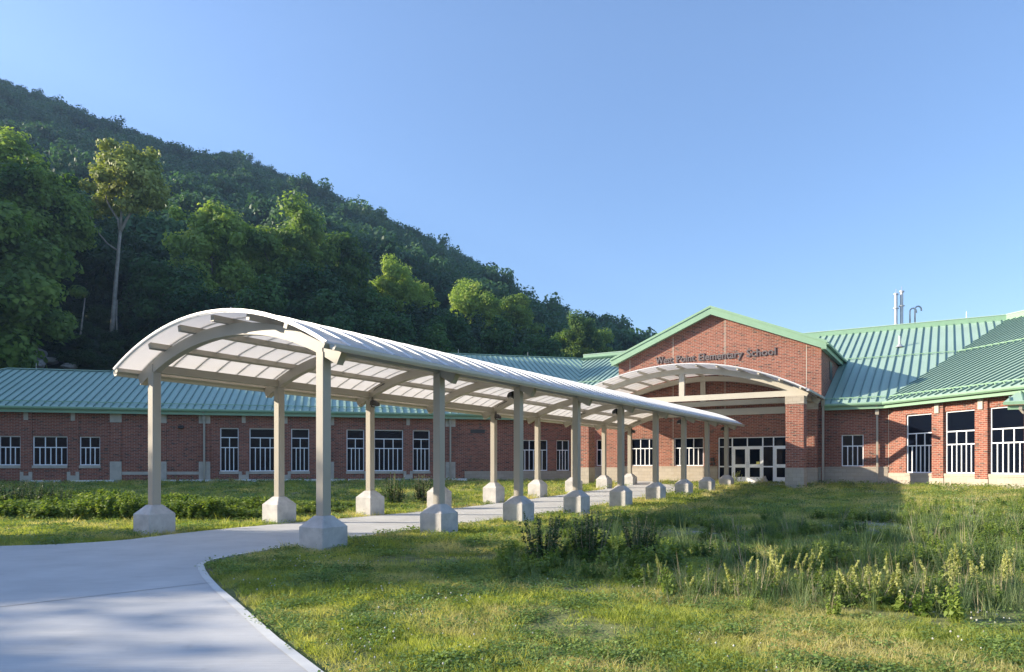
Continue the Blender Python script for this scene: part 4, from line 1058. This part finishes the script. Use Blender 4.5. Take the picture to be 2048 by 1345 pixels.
# ---- weeds
def leafy_weed(seed, h, spread, nst, nl, leaf, m='weedleaf', nsp=0):
    rg = np.random.default_rng(seed); Vs = []; Fs = []; off = 0; st = MB(); tips = []
    for i in range(nst):
        a = rg.uniform(0, 6.28); r = spread*rg.random()**.5; b = np.array([r*.5*math.cos(a), r*.5*math.sin(a), 0]); L = h*rg.uniform(.55, 1.05)
        e = np.array([r*math.cos(a)+rg.normal()*.04, r*math.sin(a)+rg.normal()*.04, L]); md = (b+e)/2+np.array([rg.normal()*.02, rg.normal()*.02, 0])
        st.tube([tuple(b), tuple(md), tuple(e)], [.006, .004, .002], 4); tips.append((b, e))
        t_ = rg.random(nl)**.8; P = b+(e-b)*t_[:, None]; d = rand_dirs(rg, nl); d[:, 2] *= .5; sz = leaf*(1.25-.75*t_)*rg.uniform(.6, 1.3, nl)
        P = P+d*sz[:, None]*.7; nor = d*.5+np.array([0, 0, .9])+rand_dirs(rg, nl)*.5; nor /= np.linalg.norm(nor, axis=1, keepdims=True)
        V, F = leaf_quads(P, nor, sz, rg, 1.5); Vs.append(V); Fs.append(F+off); off += len(V)
    if nsp:
        k0_ = off; sv, sf = spikes(seed, tips, nsp, .24)
        me = np_mesh('leaves', np.concatenate(Vs+[sv]), np.concatenate(Fs+[sf+off]), M[m]); me.materials.append(M['spike'])
        nf = sum(len(f) for f in Fs); me.polygons.foreach_set('material_index', [0]*nf+[1]*(len(me.polygons)-nf)); return me, st.mesh('stems', M['drystem']), tips
    return np_mesh('leaves', np.concatenate(Vs), np.concatenate(Fs), M[m]), st.mesh('stems', M['drystem']), tips
def spikes(seed, tips, n, h):
    rg = np.random.default_rng(seed); Vs, Fs, off = [], [], 0
    for b, e in tips[:n]:
        L = h*rg.uniform(.6, 1.1); k = 70; t_ = rg.random(k); d = rand_dirs(rg, k); d[:, 2] = abs(d[:, 2])
        P = e+np.array([0, 0, 1])*(t_*L-.08)[:, None]+d*(.022*(1.15-t_))[:, None]+np.array([rg.normal()*.05, rg.normal()*.05, 0])*t_[:, None]
        nor = rand_dirs(rg, k); V, F = leaf_quads(P, nor, .026*rg.uniform(.6, 1.2, k), rg, 1.4); Vs.append(V); Fs.append(F+off); off += len(V)
    return np.concatenate(Vs), np.concatenate(Fs)
WK = []
for sd, h_, sp, ns, nl, lf, nsp in ((1, .42, .30, 15, 26, .045, 12), (2, .30, .36, 17, 26, .05, 7), (3, .50, .20, 10, 26, .035, 9), (4, .27, .34, 16, 22, .085, 4)):
    a, b, tp = leafy_weed(sd, h_, sp, ns, nl, lf, 'weedleaf', nsp); WK.append((a, b, None))
def weed(px, py, sc, k, label, extra=None):
    Y = (EYE-.0)*1410/(py-931); 
    for _ in range(4): X = (px-1024)/1410*Y; Y = (EYE-gz(X, Y))*1410/(py-931)
    W_ = Matrix.Translation((X, Y, gz(X, Y)-.02)) @ Matrix.Rotation(random.uniform(0, 6.28), 4, 'Z') @ Matrix.Scale(sc*.88, 4)
    t_ = thing('weed_clump', label, 'weed', W_, 'tall weeds along the front of the planted hollow'); a, b, c = WK[k]
    put('leaves', a, t_, W_); put('stems', b, t_, W_)
    if c: put('seed_spikes', c, t_, W_)
WEEDS = [(1318, 1178, .75, 2, 'narrow spiky weed at the left end of the weed row'), (1375, 1190, .85, 1, 'low leafy weed with dark foliage at the left of the weed row'),
 (1440, 1192, .8, 3, 'broad low weed left of the tall-spiked clump'), (1510, 1200, 1.15, 0, 'tall-spiked weed clump in the middle of the lawn edge'), (1545, 1196, 1.05, 2, 'thin spiked weed right beside the tall-spiked clump'),
 (1615, 1188, 1.0, 2, 'isolated wispy weed between the tall-spiked clump and the big-leaved clump'), (1690, 1208, 1.2, 1, 'left edge of the big-leaved clump, dense and bright'),
 (1735, 1212, 1.15, 0, 'bushy spiked weed at the left of the big-leaved clump'), (1780, 1215, 1.1, 3, 'big-leaved dock weed, dark below and pale above'), (1830, 1212, 1.25, 0, 'tallest spiked weed of the right-hand clump'),
 (1862, 1214, 1.05, 3, 'big-leaved weed right of the tallest spiked weed'), (1905, 1200, 1.2, 2, 'yellowish spiked weed with bare stalks'), (1960, 1196, 1.1, 0, 'yellow-green weed near the right edge'),
 (2010, 1190, 1.0, 2, 'thin weed close to the right edge'), (2045, 1180, 1.0, 1, 'leafy weed cut by the right edge'), (1205, 1160, .9, 1, 'fresh green leafy weed in front of the right shrub'), (1130, 1150, .7, 3, 'low broad weed between the first two dark shrubs'), (1575, 975, 1.3, 2, 'reddish seeding weed at the foot of the brick pier'), (1560, 978, .9, 1, 'leafy weed left of the brick pier')]
for a in WEEDS: weed(*a)
# dark shrubs
def shrub(px, py, sc, seed, label):
    a, b, tp = leafy_weed(seed, .88, .40, 34, 70, .045, 'shrubleaf')
    Y = 11
    for _ in range(6): X = (px-1024)/1410*Y; Y = (EYE-gz(X, Y))*1410/(py-931)
    W_ = Matrix.Translation((X, Y, gz(X, Y)-.02)) @ Matrix.Scale(sc, 4); t_ = thing('shrub', label, 'shrub', W_, 'dark young shrubs right of the walk')
    put('leaves', a, t_, W_); put('stems', b, t_, W_)
shrub(1083, 1128, 1.0, 51, 'dark shrub nearest to the concrete footing, leftmost of the three'); shrub(1178, 1124, 1.0, 52, 'dark shrub in the middle of the three'); shrub(1280, 1120, .95, 53, 'dark green shrub, rightmost of the three')
# scattered weeds and reeds as ground cover
ws = []
for sd in (61, 62, 63): 
    a, b, tp = leafy_weed(sd, .5, .22, 12, 26, .07); ws.append(src('weed', a))
rd = [src('reed', blade_mesh('reed', 71, 34, .62, .009, .12, .35, 'reed', 4)), src('reed', blade_mesh('reed', 72, 26, .5, .008, .14, .55, 'reed', 4)), src('dry_stalk', blade_mesh('dry_stalk', 73, 6, .85, .009, .10, .25, 'drystem', 4, .3))]
pts, rots, scl, idx = [], [], [], []
for _ in range(5200):
    Y = rg.uniform(9.5, 23); X = rg.uniform(.02, .80)*Y
    e = ((X-6.8)/7.2)**2+((Y-15.8)/6.0)**2
    if e > 1 or rg.random() < (e**2)*.8 or fbm(X, Y, .6, 30) < .06: continue
    if (FUi @ Vector((X, Y, 0))).x < 1.0: continue
    r = rg.random(); k = 3 if r < .16 else 4 if r < .32 else 5 if r < .36 else rg.integers(0, 3)
    if k < 3: s = rg.uniform(.3, .75)
    else: s = rg.uniform(.5, 1.1)
    add_pt(X, Y, gz(X, Y)-.01, s, .1, int(k), s*rg.uniform(.7, 1.15))
for _ in range(900):   # right side, sunny
    Y = rg.uniform(11, 24); X = rg.uniform(.55, .85)*Y
    if fbm(X, Y, .6, 33) < .02: continue
    k = int(rg.choice([0, 1, 2, 3, 5])); s = rg.uniform(.3, .7); add_pt(X, Y, gz(X, Y)-.01, s, .1, k, s)
for _ in range(520):   # wisps and dry stalks through the weed row
    px_ = rg.uniform(1290, 2060); Y = rg.normal()*.35+8.9-(px_-1290)/760*.6; X = (px_-1024)/1410*Y
    if px_ < 1480 and rg.random() < .5 or abs(px_-1640) < 30 and rg.random() < .6: continue
    k = int(rg.choice([0, 3, 4, 5], p=[.1, .35, .35, .2])); s = rg.uniform(.3, .8); add_pt(X, Y, gz(X, Y)-.01, s*.8, .12, k, s*rg.uniform(.7, 1.1))
for _ in range(120):   # low growth between and around the three shrubs
    px_ = rg.uniform(1000, 1350); Y = rg.uniform(9.6, 13.4); X = (px_-1024)/1410*Y
    k = int(rg.choice([0, 1, 2, 3], p=[.3, .25, .25, .2])); s = rg.uniform(.3, .9); add_pt(X, Y, gz(X, Y)-.01, s, .15, k, s*rg.uniform(.6, 1.05))
print('weeds', len(pts))
scatter('rain_garden_weeds', pts, rots, scl, idx, ws+rd, label='tangle of reeds, weeds and dry stalks in the planted hollow', cat='weeds')
# tall weed bank left of the walk
pts, rots, scl, idx = [], [], [], []
for _ in range(6500):
    Y = rg.uniform(20.5, 26.5); X = rg.uniform(-.82, .02)*Y; a = FUi @ Vector((X, Y, 0))
    if a.x > -7.0 or a.y > 26 or rg.random() < .2: continue
    if Y > 29 and rg.random() < .5: continue
    if a.x > -7.6 and rg.random() < .5: continue
    dn = fbm(X, Y, .35, 40)
    if dn < -.3 and rg.random() < .7: continue
    hh = (1.35 if X < -9.5 else 1.05)*(.75+.9*dn)*(1 if a.x < -8 else .7)*(1-max(0, Y-23)*.12); hh = max(.35, hh)
    s = rg.uniform(.8, 1.2); k = int(rg.integers(0, 3)); add_pt(X, Y, gz(X, Y)-.02, s*1.2, .1, k, s*hh)
print('bank', len(pts))
scatter('weed_bank', pts, rots, scl, idx, ws, label='bank of knee-high leafy weeds left of the covered walk', cat='weeds')
# small dark shrubs among the bank
for i, (px, py, sc, lb) in enumerate(((20, 1028, 1.35, 'dark bush at the far left of the weed bank'), (75, 1030, 1.3, 'dark bush in the weed bank below the three-pane window'), (120, 1028, 1.1, 'small dark bush in the weed bank left of the nearest left footing'), (790, 1010, 1.45, 'dark bush behind the third left footing'), (845, 1006, 1.35, 'dark bush between the third and fourth left footings'))):
    shrub(px, py, sc, 80+i, lb)
# small ornament by the door
W_ = FF @ Matrix.Translation((1.28, -.75, FZ+.02)); an = thing('garden_ornament', 'small pale stone frog-like ornament beside the glass doors', 'ornament', W_)
mb = MB(); mb.tube([(0, 0, 0), (0, 0, .12), (0, -.03, .22), (0, -.05, .28)], [.14, .17, .13, .06], 12); mb.build('body', M['stone'], an, W_, True)
mb = MB(); mb.tube([(0, -.05, .24), (0, -.08, .32), (0, -.10, .38)], [.07, .11, .05], 10); mb.tube([(-.06, -.12, .36), (-.06, -.12, .41)], [.03, .02], 6); mb.tube([(.06, -.12, .36), (.06, -.12, .41)], [.03, .02], 6); mb.build('head', M['stone'], an, W_, True)

# ---------------------------------------------------------------- haze in the air
m = bpy.data.materials.new('haze'); m.use_nodes = True; t = m.node_tree; t.nodes.clear()
pv = t.nodes.new('ShaderNodeVolumePrincipled'); pv.inputs['Color'].default_value = (.42, .66, 1.0, 1); pv.inputs['Density'].default_value = .0003; pv.inputs['Anisotropy'].default_value = .2
oo = t.nodes.new('ShaderNodeOutputMaterial'); t.links.new(pv.outputs[0], oo.inputs['Volume'])
MB().box(-645, 505, -305, 565, -8, 345).build('haze', m, kind='stuff')
